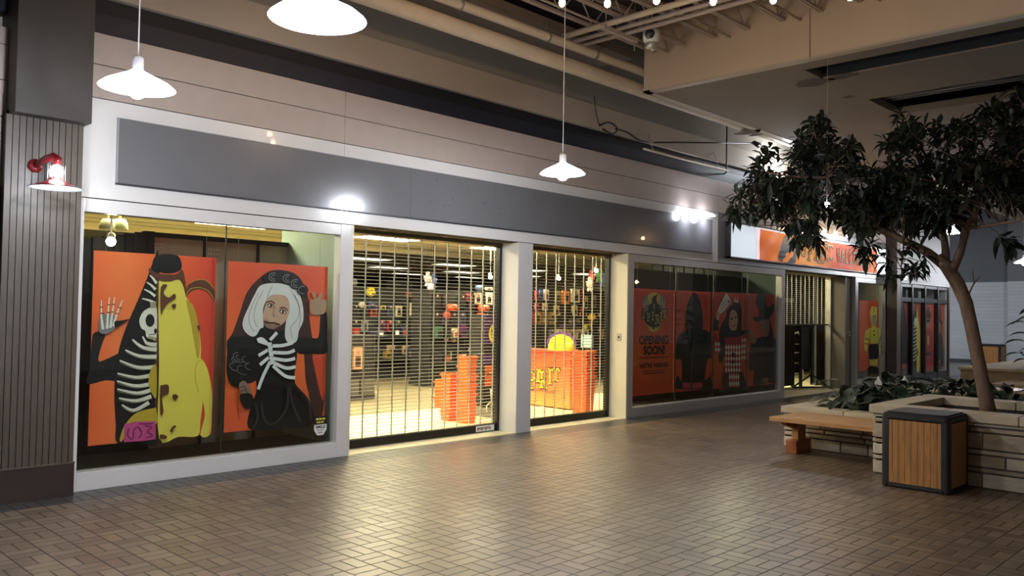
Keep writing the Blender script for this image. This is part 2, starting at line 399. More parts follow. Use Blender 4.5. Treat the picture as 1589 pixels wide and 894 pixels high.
# jambs, pillars, soffits of the door openings
b = MB(); b.box(7.697, 7.97, Y0, 7.76, 0, 2.443, M('pillar_white', (206, 202, 200), 0.35, noise=0.02)); struct(b.build('trim_2', bevel=0.004), 'white pillar between the two shuttered doorways')
b = MB(); b.box(10.03, 10.062, Y0, 7.78, 0, 2.443, cream); struct(b.build('trim_3', bevel=0.003), 'cream jamb right of the shuttered doorways')
b = MB(); b.box(5.136, 5.165, Y0, 7.78, 0, 2.443, cream); struct(b.build('trim_4'), 'white jamb left of the shuttered doorways')
soff = M('opening_soffit', (188, 176, 140), 0.6)
b = MB(); b.box(5.14, 10.06, Y0 + .25, 7.82, 2.445, 2.60, soff); b.box(5.165, 10.03, 7.7, 7.82, 2.40, 2.447, M('grille_slot', (90, 80, 60), .6)); struct(b.build('trim_5'), 'soffit over the shuttered doorways')
b = MB(); b.box(15.06, 18.4, Y0 + .25, 8.0, 2.43, 2.60, soff); struct(b.build('trim_6'), 'soffit over the far doorway')
b = MB(); b.box(18.055, 18.405, Y0 + .09, 7.95, 0, 2.443, M('jamb_grey', (104, 97, 86), 0.5, noise=.03)); b.box(18.385, 18.405, Y0, Y0 + .1, 0, 2.443, silver); struct(b.build('trim_7'), 'grey jamb right of the far doorway')
b = MB(); b.box(15.02, 15.06, Y0 + .1, 7.95, 0, 2.443, silver); struct(b.build('trim_8'), 'jamb left of the far doorway')
b = MB(); b.box(5.14, 7.697, 7.425, 7.80, 0, 0.008, pale_tile); b.box(7.97, 10.03, 7.425, 7.80, 0, 0.008, pale_tile); struct(b.build('trim_9'), 'pale tiled thresholds of the shuttered doorways')
b = MB(); b.box(15.06, 18.055, 7.425, 8.1, 0, 0.008, pale_tile); struct(b.build('trim_10'), 'pale threshold of the far doorway')

# window frames (structure) with their panes
def window(n, x0, x1, fl, fr, ft, fb, mat, joints, label, zt=2.443, gy=0.07, back=1.1, side=True):
    b = MB()
    b.box(x0, x0 + fl, Y0, Y0 + .12, 0, zt, mat); b.box(x1 - fr, x1, Y0, Y0 + .12, 0, zt, mat)
    b.box(x0 + fl, x1 - fr, Y0 + 0.001, Y0 + .12, zt - ft, zt - 0.002, mat); b.box(x0 + fl, x1 - fr, Y0 + 0.001, Y0 + .12, 0, fb, mat)
    # aluminium sill and head bead
    b.box(x0 + fl, x1 - fr, Y0 + .03, Y0 + .09, fb, fb + .012, chrome)
    o = struct(b.build('window_%d' % n, bevel=0.003), label)
    g = MB(); xs = [x0 + fl] + joints + [x1 - fr]
    for a, c in zip(xs, xs[1:]): g.box(a + .002, c - .002, Y0 + gy, Y0 + gy + .008, fb + .01, zt - ft, glass)
    go = g.build('pane', o); 
    if joints:
        j = MB()
        for x in joints: j.box(x - .004, x + .004, Y0 + gy - .003, Y0 + gy + .012, fb + .01, zt - ft, M('silicone', (40, 50, 46), .4))
        j.build('glass_joint', o)
    return o
window(1, 2.43, 5.136, .04, .135, .115, .153, white_lam, [3.762], 'large front window in a white frame')
window(2, 10.062, 15.055, .13, .14, .115, .148, M('frame_grey', (176, 172, 168), .3, metal=.2), [11.427, 12.578, 13.735], 'wide window in a grey metal frame')
window(3, 18.405, 20.21, .13, .1, .11, .17, silver, [], 'narrow window in a silver frame')

# window bay interiors: partitions seen behind the glass
part_grey = M('perforated_panel', (136, 140, 126), 0.7, noise=0.05)
curtain = M('black_curtain', (14, 15, 18), 0.9, noise=0.2, nscale=20, stretch=(20, 1, 1))
b = MB(); b.box(5.06, 5.13, Y0 + .13, 8.7, 0, 2.7, M('bay_side', (126, 146, 140), .5)); struct(b.build('wall_bay'), 'pale side wall of the first window bay')
b = MB()
for k in range(12): b.box(2.3 + k * .1, 2.395 + k * .1, 8.45 + .02 * (k % 2), 8.49 + .02 * (k % 2), 0.05, 2.08 + 0.02 * k, curtain)
tag(b.build('curtain'), 'black curtain behind the left part of the first window', 'curtain')
# pegboard partition with real holes suggested by rows of bright pins
b = MB(); b.box(3.36, 5.05, 8.55, 8.6, 0.0, 2.27, part_grey)
for i in range(3): b.box(3.42 + i * .62, 3.45 + i * .62, 8.53, 8.56, 0, 2.29, blackm)
b.box(3.4, 5.05, 8.53, 8.57, 2.25, 2.30, blackm)
pin = M('pin_pale', (220, 220, 200), .4)
for r_ in range(3):
    for c_ in range(5): b.box(3.5 + c_ * .03, 3.508 + c_ * .03, 8.545, 8.551, 2.18 - r_ * .04, 2.188 - r_ * .04, pin); b.box(4.1 + c_ * .03, 4.108 + c_ * .03, 8.545, 8.551, 2.16 - r_ * .05, 2.168 - r_ * .05, pin)
tag(b.build('partition_screen'), 'grey perforated metal screen behind the first window posters', 'screen')
b = MB(); b.box(10.78, 15.0, 8.2, 8.25, 0.0, 2.30, M('bay_back', (40, 52, 54), .8)); b.box(14.0, 14.98, 8.1, 8.19, .0, 2.0, M('bay_pale', (92, 112, 108), .7)); struct(b.build('wall_bay'), 'dark partition behind the wide window')
b = MB(); b.box(14.985, 15.018, 7.53, 8.26, 0, 2.62, M('bay_side3', (70, 84, 80), .7)); struct(b.build('wall_bay'), 'grey side wall of the wide window bay')
b = MB(); b.box(18.41, 20.3, 8.3, 8.35, 0, 2.7, M('bay_back2', (44, 52, 54), .8)); b.box(20.22, 20.3, 7.55, 8.3, 0, 2.7, silver); struct(b.build('wall_bay'), 'dark partition behind the narrow window')

bf = M('bay_floor', (34, 32, 30), .6)
b = MB(); b.box(1.9, 5.055, 7.54, 8.44, 0, .12, bf); b.box(10.78, 15.0, 7.54, 8.08, 0, .12, bf); b.box(18.45, 20.2, 7.54, 8.28, 0, .12, bf); b.box(20.5, 24.5, 7.54, 8.58, 0, .1, bf); struct(b.build('floor_display'), 'dark raised floors of the window bays')
# ---------------------------------------------------------------- pier at the left
b = MB(); x = 1.845
b.box(1.85, 2.405, 7.335, 7.6, 0.0, 3.05, blackm)
while x < 2.40:
    b.box(x + .003, min(x + .045, 2.408), 7.305, 7.34, 0.27, 3.02, brown_sid); x += .0475
yy = 7.345
while yy < 7.40: b.box(2.40, 2.412, yy, yy + .04, 0.27, 3.02, brown_sid); yy += .044
b.box(1.842, 2.415, 7.295, 7.6, 0.0, 0.27, brown_dark); b.box(1.842, 2.417, 7.29, 7.6, 0.262, 0.274, M('base_edge', (88, 74, 64), .5))
struct(b.build('wall_pier'), 'brown grooved pier at the left of the shop front')
b = MB(); b.box(1.868, 2.425, 7.173, 7.6, 3.02, 5.9, M('pier_box', (62, 56, 52), 0.55, noise=.05)); struct(b.build('wall_pier', bevel=.004), 'plain boxed upper part of the brown pier')

# ---------------------------------------------------------------- ceilings
b = MB(); b.box(-6, 9.13, 6.70, Y0, 5.0, 5.1, deck2); struct(b.build('ceiling'), 'taupe ceiling strip by the upper wall')
b = MB(); b.box(-6, 9.1, -6, Y0, 5.42, 5.5, deck); b.box(9.1, 34, -6, Y0, 5.9, 6.0, deck); struct(b.build('ceiling'), 'dark roof deck over the open joists')
b = MB()
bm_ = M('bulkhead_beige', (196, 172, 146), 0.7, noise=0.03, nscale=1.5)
so_ = M('bulkhead_underside_shaded', (128, 114, 96), 0.8, noise=0.07, nscale=1.0)  # same beige as the face, darkened to hold the shade underneath
# underside slab with two long recesses
ZB = 4.5
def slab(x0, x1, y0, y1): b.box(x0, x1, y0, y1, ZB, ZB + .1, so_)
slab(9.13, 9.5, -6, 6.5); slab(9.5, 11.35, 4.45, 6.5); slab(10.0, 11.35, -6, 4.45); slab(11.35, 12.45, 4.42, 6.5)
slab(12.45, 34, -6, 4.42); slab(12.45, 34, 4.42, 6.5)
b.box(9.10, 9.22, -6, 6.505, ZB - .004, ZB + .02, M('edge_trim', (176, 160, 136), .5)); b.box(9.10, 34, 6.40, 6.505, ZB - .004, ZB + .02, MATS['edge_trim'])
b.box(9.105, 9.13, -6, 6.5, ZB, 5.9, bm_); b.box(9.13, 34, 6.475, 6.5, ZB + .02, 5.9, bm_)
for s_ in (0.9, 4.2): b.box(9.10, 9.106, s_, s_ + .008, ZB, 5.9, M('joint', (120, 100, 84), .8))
struct(b.build('ceiling_bulkhead'), 'beige dropped bulkhead with shade put into the underside colour')
b = MB(); rec = M('recess_dark', (34, 33, 36), .8); rail = M('recess_rail', (110, 106, 100), .5)
b.box(9.5, 10.0, -6, 4.45, ZB + .3, ZB + .34, rec); b.box(9.5, 9.52, -6, 4.45, ZB + .02, ZB + .3, rec); b.box(9.98, 10.0, -6, 4.45, ZB + .02, ZB + .3, rec)
b.box(11.35, 12.45, -6, 4.42, ZB + .35, ZB + .39, rec)
for k in range(3): b.box(11.52 + k * .3, 11.545 + k * .3, -6, 4.40, ZB + .05 + .04 * k, ZB + .10 + .04 * k, rail)
b.box(9.72, 9.74, -6, 4.4, ZB + .1, ZB + .14, rail)
struct(b.build('ceiling_recess'), 'dark louvred recesses in the bulkhead underside')
# water stains: own shapes, irregular
stain = M('water_stain', (92, 76, 60), .9, noise=.3, nscale=8)
for k, (u, v, s_) in enumerate([(1160, 205, .22), (1172, 209, .12), (1262, 128, .2), (1305, 118, .16), (1316, 150, .08)]):
    p = onZ(u, v, ZB); b = MB(); pts = [(p.x + s_ * (.5 + .5 * random.random()) * math.cos(t * PI / 6), p.y + s_ * 1.5 * (.5 + .5 * random.random()) * math.sin(t * PI / 6), ZB - .004) for t in range(12)]
    b.face([Vector(q) for q in reversed(pts)], stain); o = b.build('ceiling_stain'); struct(o, 'brown water stain on the bulkhead underside')

# shop ceiling
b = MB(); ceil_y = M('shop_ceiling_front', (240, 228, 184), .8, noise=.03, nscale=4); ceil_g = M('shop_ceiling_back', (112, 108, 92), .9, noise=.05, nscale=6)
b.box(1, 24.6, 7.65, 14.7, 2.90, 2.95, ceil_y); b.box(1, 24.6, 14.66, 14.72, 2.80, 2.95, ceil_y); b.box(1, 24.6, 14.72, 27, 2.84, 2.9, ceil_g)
for k in range(20): b.box(1, 24.6, 8.2 + k * .61, 8.22 + k * .61, 2.895 if k < 11 else 2.835, 2.905 if k < 11 else 2.845, M('tee_bar', (150, 142, 110), .6))
struct(b.build('ceiling'), 'suspended tile ceiling of the shop')
b = MB(); b.box(1, 24.6, 26.9, 27, 0, 2.95, M('shop_back', (30, 30, 32), .9)); b.box(0.95, 1.02, 7.6, 27, 0, 2.95, MATS['shop_back']); struct(b.build('wall_back'), 'dark back wall of the shop')
b = MB(); b.box(24.55, 24.62, 7.42, 27, 0, 5.9, M('shop_end', (190, 188, 184), .8)); struct(b.build('wall_right'), 'end wall of the shop by the side passage')
# fluorescent troffers
def troffer(x0, x1, y0, y1, z, e, label, group, warm=(255, 244, 200)):
    t = thing('ceiling_light', label, 'ceiling light', ((x0 + x1) / 2, (y0 + y1) / 2, z), group)
    b = MB(); 
    b.box(x0 - .02, x1 + .02, y0 - .02, y0, z - .012, z, white_p); b.box(x0 - .02, x1 + .02, y1, y1 + .02, z - .012, z, white_p)
    b.box(x0 - .02, x0, y0, y1, z - .012, z, white_p); b.box(x1, x1 + .02, y0, y1, z - .012, z, white_p); b.build('frame', t)
    m = M('lens_%g' % e, warm, .5, emit=e); b = MB(); b.box(x0, x1, y0, y1, z - .006, z - .001, m); b.build('diffuser', t); return t
pr = troffer(6.0, 7.22, 9.0, 9.6, 2.9, E_TROF, 'fluorescent ceiling panel just inside the shop doors', 'ceiling lights over the front of the shop')
for x in (3.2, 8.8, 11.6, 15.9): dup(pr, (x + .61, 9.3, 2.9))
for x in (3.6, 6.6, 9.6, 12.6): dup(pr, (x, 12.7, 2.9), 'bright fluorescent ceiling panel in the front ceiling row of the shop')
pd = troffer(9.0, 10.22, 17.2, 17.8, 2.84, E_TROF_DIM, 'dimmer fluorescent ceiling panel deeper in the shop', 'ceiling lights deeper in the shop')
for yy in (17.5, 20.5, 23.5):
    for x in (6.6, 9.6, 12.6, 15.6, 18.6, 21.6):
        if (x, yy) != (9.6, 17.5): dup(pd, (x, yy, 2.84))

# ---------------------------------------------------------------- far end of the mall
def brick_mat():
    m = bpy.data.materials.new('painted_brick'); m.use_nodes = True; nt = m.node_tree; b = nt.nodes['Principled BSDF']; b.inputs['Roughness'].default_value = .6
    tc = nt.nodes.new('ShaderNodeTexCoord'); mp = nt.nodes.new('ShaderNodeMapping'); mp.inputs['Rotation'].default_value = (R_(90), 0, R_(90))
    br = nt.nodes.new('ShaderNodeTexBrick'); br.inputs['Scale'].default_value = 4; br.inputs['Mortar Size'].default_value = .012; br.inputs['Color1'].default_value = lin((188, 192, 194)); br.inputs['Color2'].default_value = lin((176, 182, 186)); br.inputs['Mortar'].default_value = lin((150, 154, 158))
    nt.links.new(tc.outputs['Object'], mp.inputs[0]); nt.links.new(mp.outputs[0], br.inputs['Vector']); nt.links.new(br.outputs[0], b.inputs['Base Color'])
    bp = nt.nodes.new('ShaderNodeBump'); bp.inputs['Strength'].default_value = .6; bp.inputs['Distance'].default_value = .01; bp.invert = True
    nt.links.new(br.outputs['Fac'], bp.inputs['Height']); nt.links.new(bp.outputs[0], b.inputs['Normal']); return m
bk = brick_mat(); darkw = M('dark_wall_paint', (92, 94, 98), .7, noise=.05)
b = MB(); b.box(33.2, 33.5, 7.9, 14, 0, 2.9, bk); b.box(33.2, 33.5, 7.9, 14, 2.9, 5.9, darkw); b.box(33.18, 33.21, 7.9, 14, 0, .12, M('grey_base', (70, 72, 74), .6)); struct(b.build('wall_far'), 'white painted brick wall at the far end')
b = MB(); b.box(32.8, 33.5, 7.2, 7.95, 0, 2.9, bk); b.box(32.8, 33.5, 7.2, 7.95, 2.9, 5.9, M('dark_wall2', (110, 110, 112), .7)); struct(b.build('wall_far'), 'white painted pilaster of the far wall')
b = MB(); b.box(33.4, 33.5, -6, 7.2, 0, 5.9, M('far_grey', (120, 120, 122), .7)); struct(b.build('wall_far'), 'grey wall at the far right end')
# white header and black framed windows beyond the post
b = MB(); whh = M('white_header', (206, 204, 202), .5)
b.box(20.35, 24.6, Y0, Y0 + .2, 2.43, 4.165, whh); b.box(24.6, 24.75, Y0, Y0 + .3, 2.43, 4.165, whh); b.box(20.35, 24.72, Y0 - .01, Y0 + .01, 2.40, 2.44, M('white_bead', (220, 218, 214), .4)); struct(b.build('wall_header'), 'white header over the black framed windows')
b = MB()
bx = [20.5, 21.10, 21.86, 22.80, 23.78, 24.60]
for x in bx: b.box(x - .045, x + .045, Y0 - .02, Y0 + .08, 0, 2.40, black)
for z0, z1 in ((0, .16), (1.97, 2.07), (2.33, 2.42)): b.box(20.5, 24.6, Y0 - .01, Y0 + .07, z0, z1, black)
b.box(24.6, 24.68, Y0 - .03, Y0 + .2, 0, 2.42, M('wood_end', (96, 66, 42), .5))
w4 = struct(b.build('window_4'), 'black framed windows beyond the brown post')
g = MB(); g.box(20.5, 24.6, Y0 + .03, Y0 + .036, .1, 2.38, glass); g.build('pane', w4)
b = MB(); b.box(20.4, 24.5, 8.6, 8.65, 0, 2.8, M('bay_back3', (30, 34, 38), .8)); struct(b.build('wall_bay'))
bl = M('blind_slat', (170, 180, 186), .4)
for i, (xa, xb) in enumerate(((21.25, 21.72), (22.05, 22.62), (22.95, 23.28))):
    b = MB()
    for k in range(6): b.box(xa, xb, 7.62, 7.64, 2.085 + k * .042, 2.085 + k * .042 + .026, bl)
    tag(b.build('window_blind'), ('grey blind in the leftmost transom of the black windows', 'grey blind in the middle transom of the black windows', 'grey blind in the rightmost lit transom of the black windows')[i], 'blind', 'blinds in the black transoms')
# brown post
b = MB(); b.box(20.12, 20.36, 7.16, 7.38, 0, 4.5, brown_dark); b.box(20.125, 20.36, 7.15, 7.162, 0.0, 4.5, M('post_face', (98, 84, 72), .5)); struct(b.build('wall_post', bevel=.004), 'brown post at the end of the silver shop front')
# ================================================================ THINGS
# ---------------------------------------------------------------- grey sign panel, switches, stickers
b = MB(); sp_ = thing('sign_board', 'long blank grey sign panel on the white fascia', 'sign panel', (7.5, 7.38, 2.595))
xs = [2.716, 5.9, 7.22, 9.3, 12.352]
for i, (a, c) in enumerate(zip(xs, xs[1:])): b.box(a + .0012, c - .0012, 7.385, 7.41, 2.595, 3.149, grey_panel)
face_ = b.build('face', sp_)
b = MB(); b.box(2.706, 12.362, 7.378, 7.41, 2.582, 2.594, M('panel_edge', (40, 42, 50), .4)); b.box(2.706, 2.716, 7.380, 7.41, 2.59, 3.155, M('panel_edge2', (150, 150, 152), .4)); b.box(2.706, 12.36, 7.383, 7.41, 3.150, 3.156, MATS['panel_edge2']); b.build('edge_trim', sp_)
b = MB()
for _ in range(26):
    b = MB(); q = (random.uniform(6.2, 9.5), random.uniform(2.75, 3.1)); b.lathe([(0.0, -.0015), (.007, -.001), (.007, 0.001)], (q[0], 7.384, q[1]), M('screw_hole', (60, 60, 62), .6), 8, 'Y'); b.build('screw_hole', face_)
def switch(x, y, z, face, label):
    t = thing('key_switch', label, 'switch', (x, y, z - .06)); b = MB()
    if face == 'X': b.box(x - .008, x, y - .04, y + .04, z - .06, z + .06, chrome)
    else: b.box(x - .04, x + .04, y - .008, y, z - .06, z + .06, chrome)
    b.build('plate', t, bevel=.002); b = MB()
    if face == 'X': b.box(x - .016, x - .008, y - .012, y + .012, z - .014, z + .014, black)
    else: b.box(x - .012, x + .012, y - .016, y - .008, z - .014, z + .014, black)
    b.build('key_barrel', t)
switch(10.03, 7.55, 1.20, 'X', 'metal key switch on the cream jamb right of the shuttered doorways')
switch(18.30, 7.50, 1.20, 'Y', 'metal key switch on the grey jamb of the far doorway')
for i, (u, v) in enumerate(((588, 356), (673, 366.5), (747, 373), (835, 384), (888, 390))):
    p = onZ(u, v, 2.445); t = thing('downlight', 'unlit round downlight in the soffit above the shuttered doorways', 'downlight', (p.x, 7.58, 2.44), 'unlit downlights over the doorways')
    b = MB(); b.lathe([(.03, .0), (.075, -.001), (.085, -.006), (.088, .004)], (p.x, 7.58, 2.445), M('downlight_ring', (50, 44, 34), .4)); b.build('trim_ring', t)
    b = MB(); b.lathe([(0, .002), (.06, .0), (.07, -.002)], (p.x, 7.58, 2.445), blackm); b.build('lamp_recess', t)

# ---------------------------------------------------------------- rolling grilles
rod_m = M('grille_rod', (196, 192, 176), .35, metal=.5)
def grille(x0, x1, y, z0, z1, label, lx0, pitch=.0417, lp=.2032, bar=.10, tracks=True, rodmat=rod_m, linkw=.010):
    t = thing('rolling_grille', label, 'grille', ((x0 + x1) / 2, y, z0)); b = MB(); z = z0 + bar + pitch * .6; n = 0
    sag = lambda x, zz: 0.0
    rows = []
    while z < z1: rows.append(z); z += pitch
    for z in rows: b.tube([(x0, y, z), (x1, y, z)], .0035, rodmat, 5, caps=False)
    x = lx0
    while x < x1:
        k = 0
        for za, zb_ in zip(rows, rows[1:]):
            j = .0022 * math.sin(k * 1.7 + x * 9)
            b.box(x - linkw / 2 + j, x + linkw / 2 + j, y - .007, y + .007, za - .008, zb_ + .004, rodmat); k += 1
        b.box(x - linkw / 2, x + linkw / 2, y - .006, y + .006, z0 + bar, rows[0], rodmat); x += lp
    b.build('curtain', t); b = MB(); b.box(x0, x1, y - .022, y + .022, z0, z0 + bar, black); b.box(x0, x1, y - .026, y + .026, z0 + bar - .012, z0 + bar, M('bar_cap', (96, 90, 74), .4)); b.build('bottom_bar', t, bevel=.003)
    if tracks:
        for xx, nm in ((x0 - .012, 'l'), (x1 + .004, 'r')):
            b = MB(); b.box(xx - .018, xx + .022, y - .04, y + .04, 0.008, 2.44, black); b.build('guide_track', t)
    return t
g1 = grille(5.185, 7.67, 7.75, 0.008, 2.44, 'closed rolling grille of the left shuttered doorway', 5.366)
g2 = grille(7.99, 9.985, 7.75, 0.008, 2.44, 'closed rolling grille of the right shuttered doorway', 8.208)
g3 = grille(15.07, 18.03, 7.86, 1.37, 2.43, 'half lowered rolling grille of the far doorway', 15.25, bar=.03, tracks=False, linkw=.02)
b = MB(); b.box(18.0, 18.05, 7.80, 7.90, .008, 2.43, chrome); b.build('guide_track', g3)
# notice taped on the bottom bar
b = MB(); p0, p1 = onY(739, 668, 7.72), onY(767, 657, 7.72); b.box(p0.x, p1.x, 7.722, 7.727, .02, .092, white_p); pt = b.build('notice_sheet'); tag(pt, 'small white notice taped low on the left rolling grille', 'notice')
b = MB(); 
for k in range(7): b.box(p0.x + .02 + k * .035, p0.x + .042 + k * .035, 7.7205, 7.7215, .035 + .01 * (k % 2), .075, M('print_dark', (50, 60, 52), .6) if k % 3 else M('print_red', (150, 50, 40), .6))
b.build('printing', pt)

# ---------------------------------------------------------------- posters
obg = gradient_mat('poster_orange_a', [(222, 84, 36), (236, 118, 58), (232, 96, 44), (206, 54, 40)], 'X', -.55, .75)
obg2 = gradient_mat('poster_orange_b', [(222, 76, 44), (238, 112, 50), (224, 84, 46)], 'Z', 0, 1.7)
obg3 = gradient_mat('poster_orange_c', [(196, 60, 30), (214, 96, 40), (200, 62, 38)], 'Z', 0, 1.7)
ink = M('ink_black', (14, 13, 14), .45); inkb = M('ink_brown', (96, 50, 30), .5); bone = M('ink_bone', (222, 216, 196), .5); bone2 = M('ink_bone_shade', (160, 150, 120), .5)
yel = M('ink_yellow', (232, 212, 84), .5); yel2 = M('ink_yellow_shade', (190, 160, 44), .5); mag = M('ink_magenta', (196, 70, 130), .5); mag2 = M('ink_dark_magenta', (110, 30, 80), .5)
skin = M('ink_skin', (206, 164, 134), .5); skin2 = M('ink_skin_shade', (150, 112, 92), .5); hair_w = M('ink_white_hair', (224, 220, 214), .5); hair_s = M('ink_hair_shade', (176, 168, 164), .5)
dgrey = M('ink_dark_grey', (48, 46, 48), .5); mgrey = M('ink_mid_grey', (120, 118, 118), .5); red_i = M('ink_red', (168, 30, 36), .5); wht = M('ink_white', (232, 230, 226), .5); pinki = M('ink_pink', (196, 58, 84), .5)
def poster(name, quad, y, bgm, label, to, group=None):
    """quad: two opposite corners (x0, z0, x1, z1) of the board in metres"""
    x0, z0, x1, z1 = quad
    b = MB(); b.box(x0, x1, y, y + .005, z0, z1, bgm); o = b.build(name); tag(o, label, 'poster', group)
    return o, Print(y, to)
def crop(ox, oy, s): return lambda x, y: (ox + x / s, oy + y / s)
# hanging cables so that the boards hang from the window head
def hangers(x0, x1, z, y, o):
    b = MB()
    for x in (x0 + .1, x1 - .1): b = MB(); b.tube([(x, y + .002, z), (x, y + .002, 2.60)], .0015, chrome, 5); b.build('hanging_wire', o)

PY = 7.55
# (1) half skeleton, half yellow fruit costume
o, p = poster('poster', (2.602, .348, 3.703, 2.015), PY, obg, 'orange poster of a costume half black skeleton and half yellow', crop(130, 380, 2.709)); hangers(2.602, 3.703, 2.015, PY, o)
p.poly([(14, 585), (24, 520), (30, 440), (38, 378), (62, 365), (90, 378), (76, 420), (62, 488), (110, 474), (155, 462), (158, 565), (90, 570)], ink)
p.poly([(316, 45), (292, 70), (262, 150), (215, 260), (180, 340), (150, 430), (134, 520), (128, 640), (134, 760), (140, 832), (230, 826), (316, 818), (316, 400)], ink)
p.poly([(316, 150), (360, 148), (405, 125), (428, 215), (462, 265), (482, 340), (492, 430), (490, 520), (500, 640), (490, 740), (478, 803), (400, 806), (316, 812), (316, 500)], yel)
p.poly([(430, 235), (462, 262), (482, 340), (488, 430), (478, 480), (462, 400), (448, 320)], yel2)
p.poly([(476, 494), (495, 480), (522, 530), (538, 620), (537, 700), (530, 796), (490, 800), (508, 720), (500, 660), (482, 620), (468, 560)], yel)
p.strokes([crv([(494, 482), (474, 500), (468, 560), (482, 620)])], 3, yel2)
p.poly([(276, 98), (310, 120), (385, 124), (412, 104), (424, 140), (432, 215), (405, 150), (360, 155), (316, 150), (276, 118)], inkb)
p.poly([(292, 60), (320, 42), (370, 40), (402, 54), (410, 98), (380, 118), (330, 118), (292, 96)], ink)
p.poly([(428, 218), (438, 168), (470, 150), (512, 150), (546, 184), (549, 238), (522, 200), (484, 186), (450, 196)], inkb)
p.strokes([crv([(430, 212), (446, 186), (484, 180), (522, 194), (548, 232)]), crv([(440, 165), (470, 149), (512, 149), (546, 183)])], 3, yel2)
p.strokes([[(309, 150), (305, 400), (300, 820)]], 11, inkb)
p.poly([(304, 262), (272, 266), (246, 284), (232, 318), (240, 350), (257, 362), (262, 386), (284, 396), (304, 392)], bone)
p.poly(ell(277, 318, 19, 27), ink, False); p.poly(ell(300, 362, 6, 11), ink, False)
p.strokes([[(272, 378), (302, 374)]], 3, ink); p.strokes([[(270, 388), (303, 396)]], 12, bone2)
for a_, c_ in (((304, 162), (276, 128)), ((300, 188), (262, 157)), ((298, 216), (252, 187)), ((300, 246), (243, 226))): p.strokes([crv([a_, ((a_[0] + c_[0]) / 2, (a_[1] + c_[1]) / 2 - 3), c_])], 14, bone, True)
p.strokes([[(288, 240), (290, 265)]], 26, bone2)
for ln in ([(304, 420), (262, 412), (245, 385)], [(304, 440), (245, 430), (202, 398)], [(303, 470), (230, 466), (172, 442)], [(300, 512), (225, 514), (148, 486)], [(292, 545), (218, 556), (138, 540)], [(286, 582), (215, 592), (136, 572)], [(284, 608), (220, 622), (137, 606)], [(280, 636), (215, 654), (144, 644)], [(270, 662), (205, 694), (156, 672)]):
    p.strokes([crv(ln)], 19, bone, True); p.strokes([crv([(q[0], q[1] + 9) for q in ln])], 4, bone2, True)
p.poly([(300, 505), (275, 530), (268, 580), (280, 620), (300, 640)], yel2)
p.poly([(166, 760), (215, 706), (286, 686), (300, 690), (300, 752), (240, 744), (190, 752), (160, 820), (146, 818)], yel2)
p.poly([(166, 752), (230, 742), (296, 740), (296, 816), (230, 824), (164, 828)], mag, False)
p.strokes([crv([(185, 770), (180, 800), (200, 815), (205, 780), (222, 765), (238, 790), (225, 812)]), crv([(250, 760), (280, 765), (262, 785), (285, 800), (255, 810)]), crv([(228, 750), (255, 752), (285, 750)])], 6, mag2)
for c_ in (((322, 590), (350, 588), (350, 625), (325, 640), (330, 700), (316, 710), (316, 600)), ((366, 636), (378, 626), (392, 636), (378, 652)), ((358, 784), (362, 770), (374, 758), (384, 762), (372, 772), (368, 786)), ((364, 252), (380, 248), (382, 262), (370, 268)), ((470, 342), (482, 340), (480, 360)), ((318, 180), (345, 168), (330, 200), (350, 222), (375, 205), (380, 225), (352, 242), (330, 270), (318, 290)), ((316, 796), (340, 800), (342, 812), (316, 814))): p.poly(list(c_), inkb)
p.poly([(62, 300), (90, 292), (125, 300), (128, 345), (95, 372), (60, 366)], mgrey)
p.strokes([[(75, 355), (68, 300), (68, 232)], [(92, 352), (96, 290), (102, 220)], [(106, 348), (114, 290), (124, 220)], [(118, 342), (135, 285), (157, 232)]], 11, bone, True)
p.strokes([[(62, 262), (76, 262)], [(92, 252), (106, 252)], [(112, 250), (126, 250)], [(138, 262), (152, 266)], [(62, 288), (80, 288)], [(90, 284), (106, 284)], [(108, 282), (122, 282)], [(126, 288), (140, 290)]], 4, ink)
p.poly([(124, 322), (150, 318), (188, 312), (160, 330), (128, 348)], ink)
p.b.build('printed_art', o)
# (2) white haired skeleton bride
o, p = poster('poster', (3.826, .350, 4.942, 1.992), PY, obg2, 'orange poster of a white haired person in a black veil and skeleton dress', crop(340, 390, 2.795)); hangers(3.826, 4.942, 1.992, PY, o)
veil = M('ink_veil', (62, 30, 24), .6)
p.poly([(225, 84), (170, 120), (120, 180), (92, 260), (60, 350), (40, 385), (45, 430), (160, 400), (340, 420), (345, 560), (392, 640), (405, 740), (432, 760), (456, 640), (440, 520), (420, 440), (405, 380), (392, 290), (384, 190), (345, 110), (290, 84)], veil)
p.poly([(345, 440), (365, 430), (375, 560), (390, 640), (350, 640)], obg2); p.poly([(405, 440), (458, 445), (455, 560), (450, 650), (425, 560)], M('ink_orange', (214, 76, 44), .5))
p.poly([(340, 378), (400, 376), (430, 372), (438, 300), (440, 270), (466, 268), (468, 380), (466, 440), (400, 446), (340, 440)], ink)
p.poly([(38, 382), (90, 368), (165, 380), (175, 450), (160, 560), (70, 570), (34, 540), (34, 440)], ink)
p.poly([(178, 322), (240, 345), (305, 345), (335, 385), (338, 440), (326, 555), (350, 600), (392, 650), (404, 748), (260, 772), (128, 768), (142, 660), (162, 600), (152, 500), (150, 400)], ink)
p.poly([(180, 148), (152, 190), (128, 240), (104, 295), (104, 335), (132, 366), (158, 366), (178, 335), (192, 325), (190, 250), (215, 200), (250, 188), (292, 200), (304, 245), (290, 300), (285, 370), (306, 402), (336, 388), (345, 345), (364, 300), (362, 235), (342, 175), (300, 148), (240, 138)], hair_w)
p.strokes([crv([(170, 180), (140, 240), (128, 300), (150, 350)]), crv([(190, 170), (160, 230), (150, 290), (165, 330)]), crv([(310, 170), (345, 230), (340, 290), (310, 330), (318, 380)]), crv([(325, 190), (350, 260), (345, 330)]), crv([(230, 150), (215, 180), (205, 215)])], 4, hair_s)
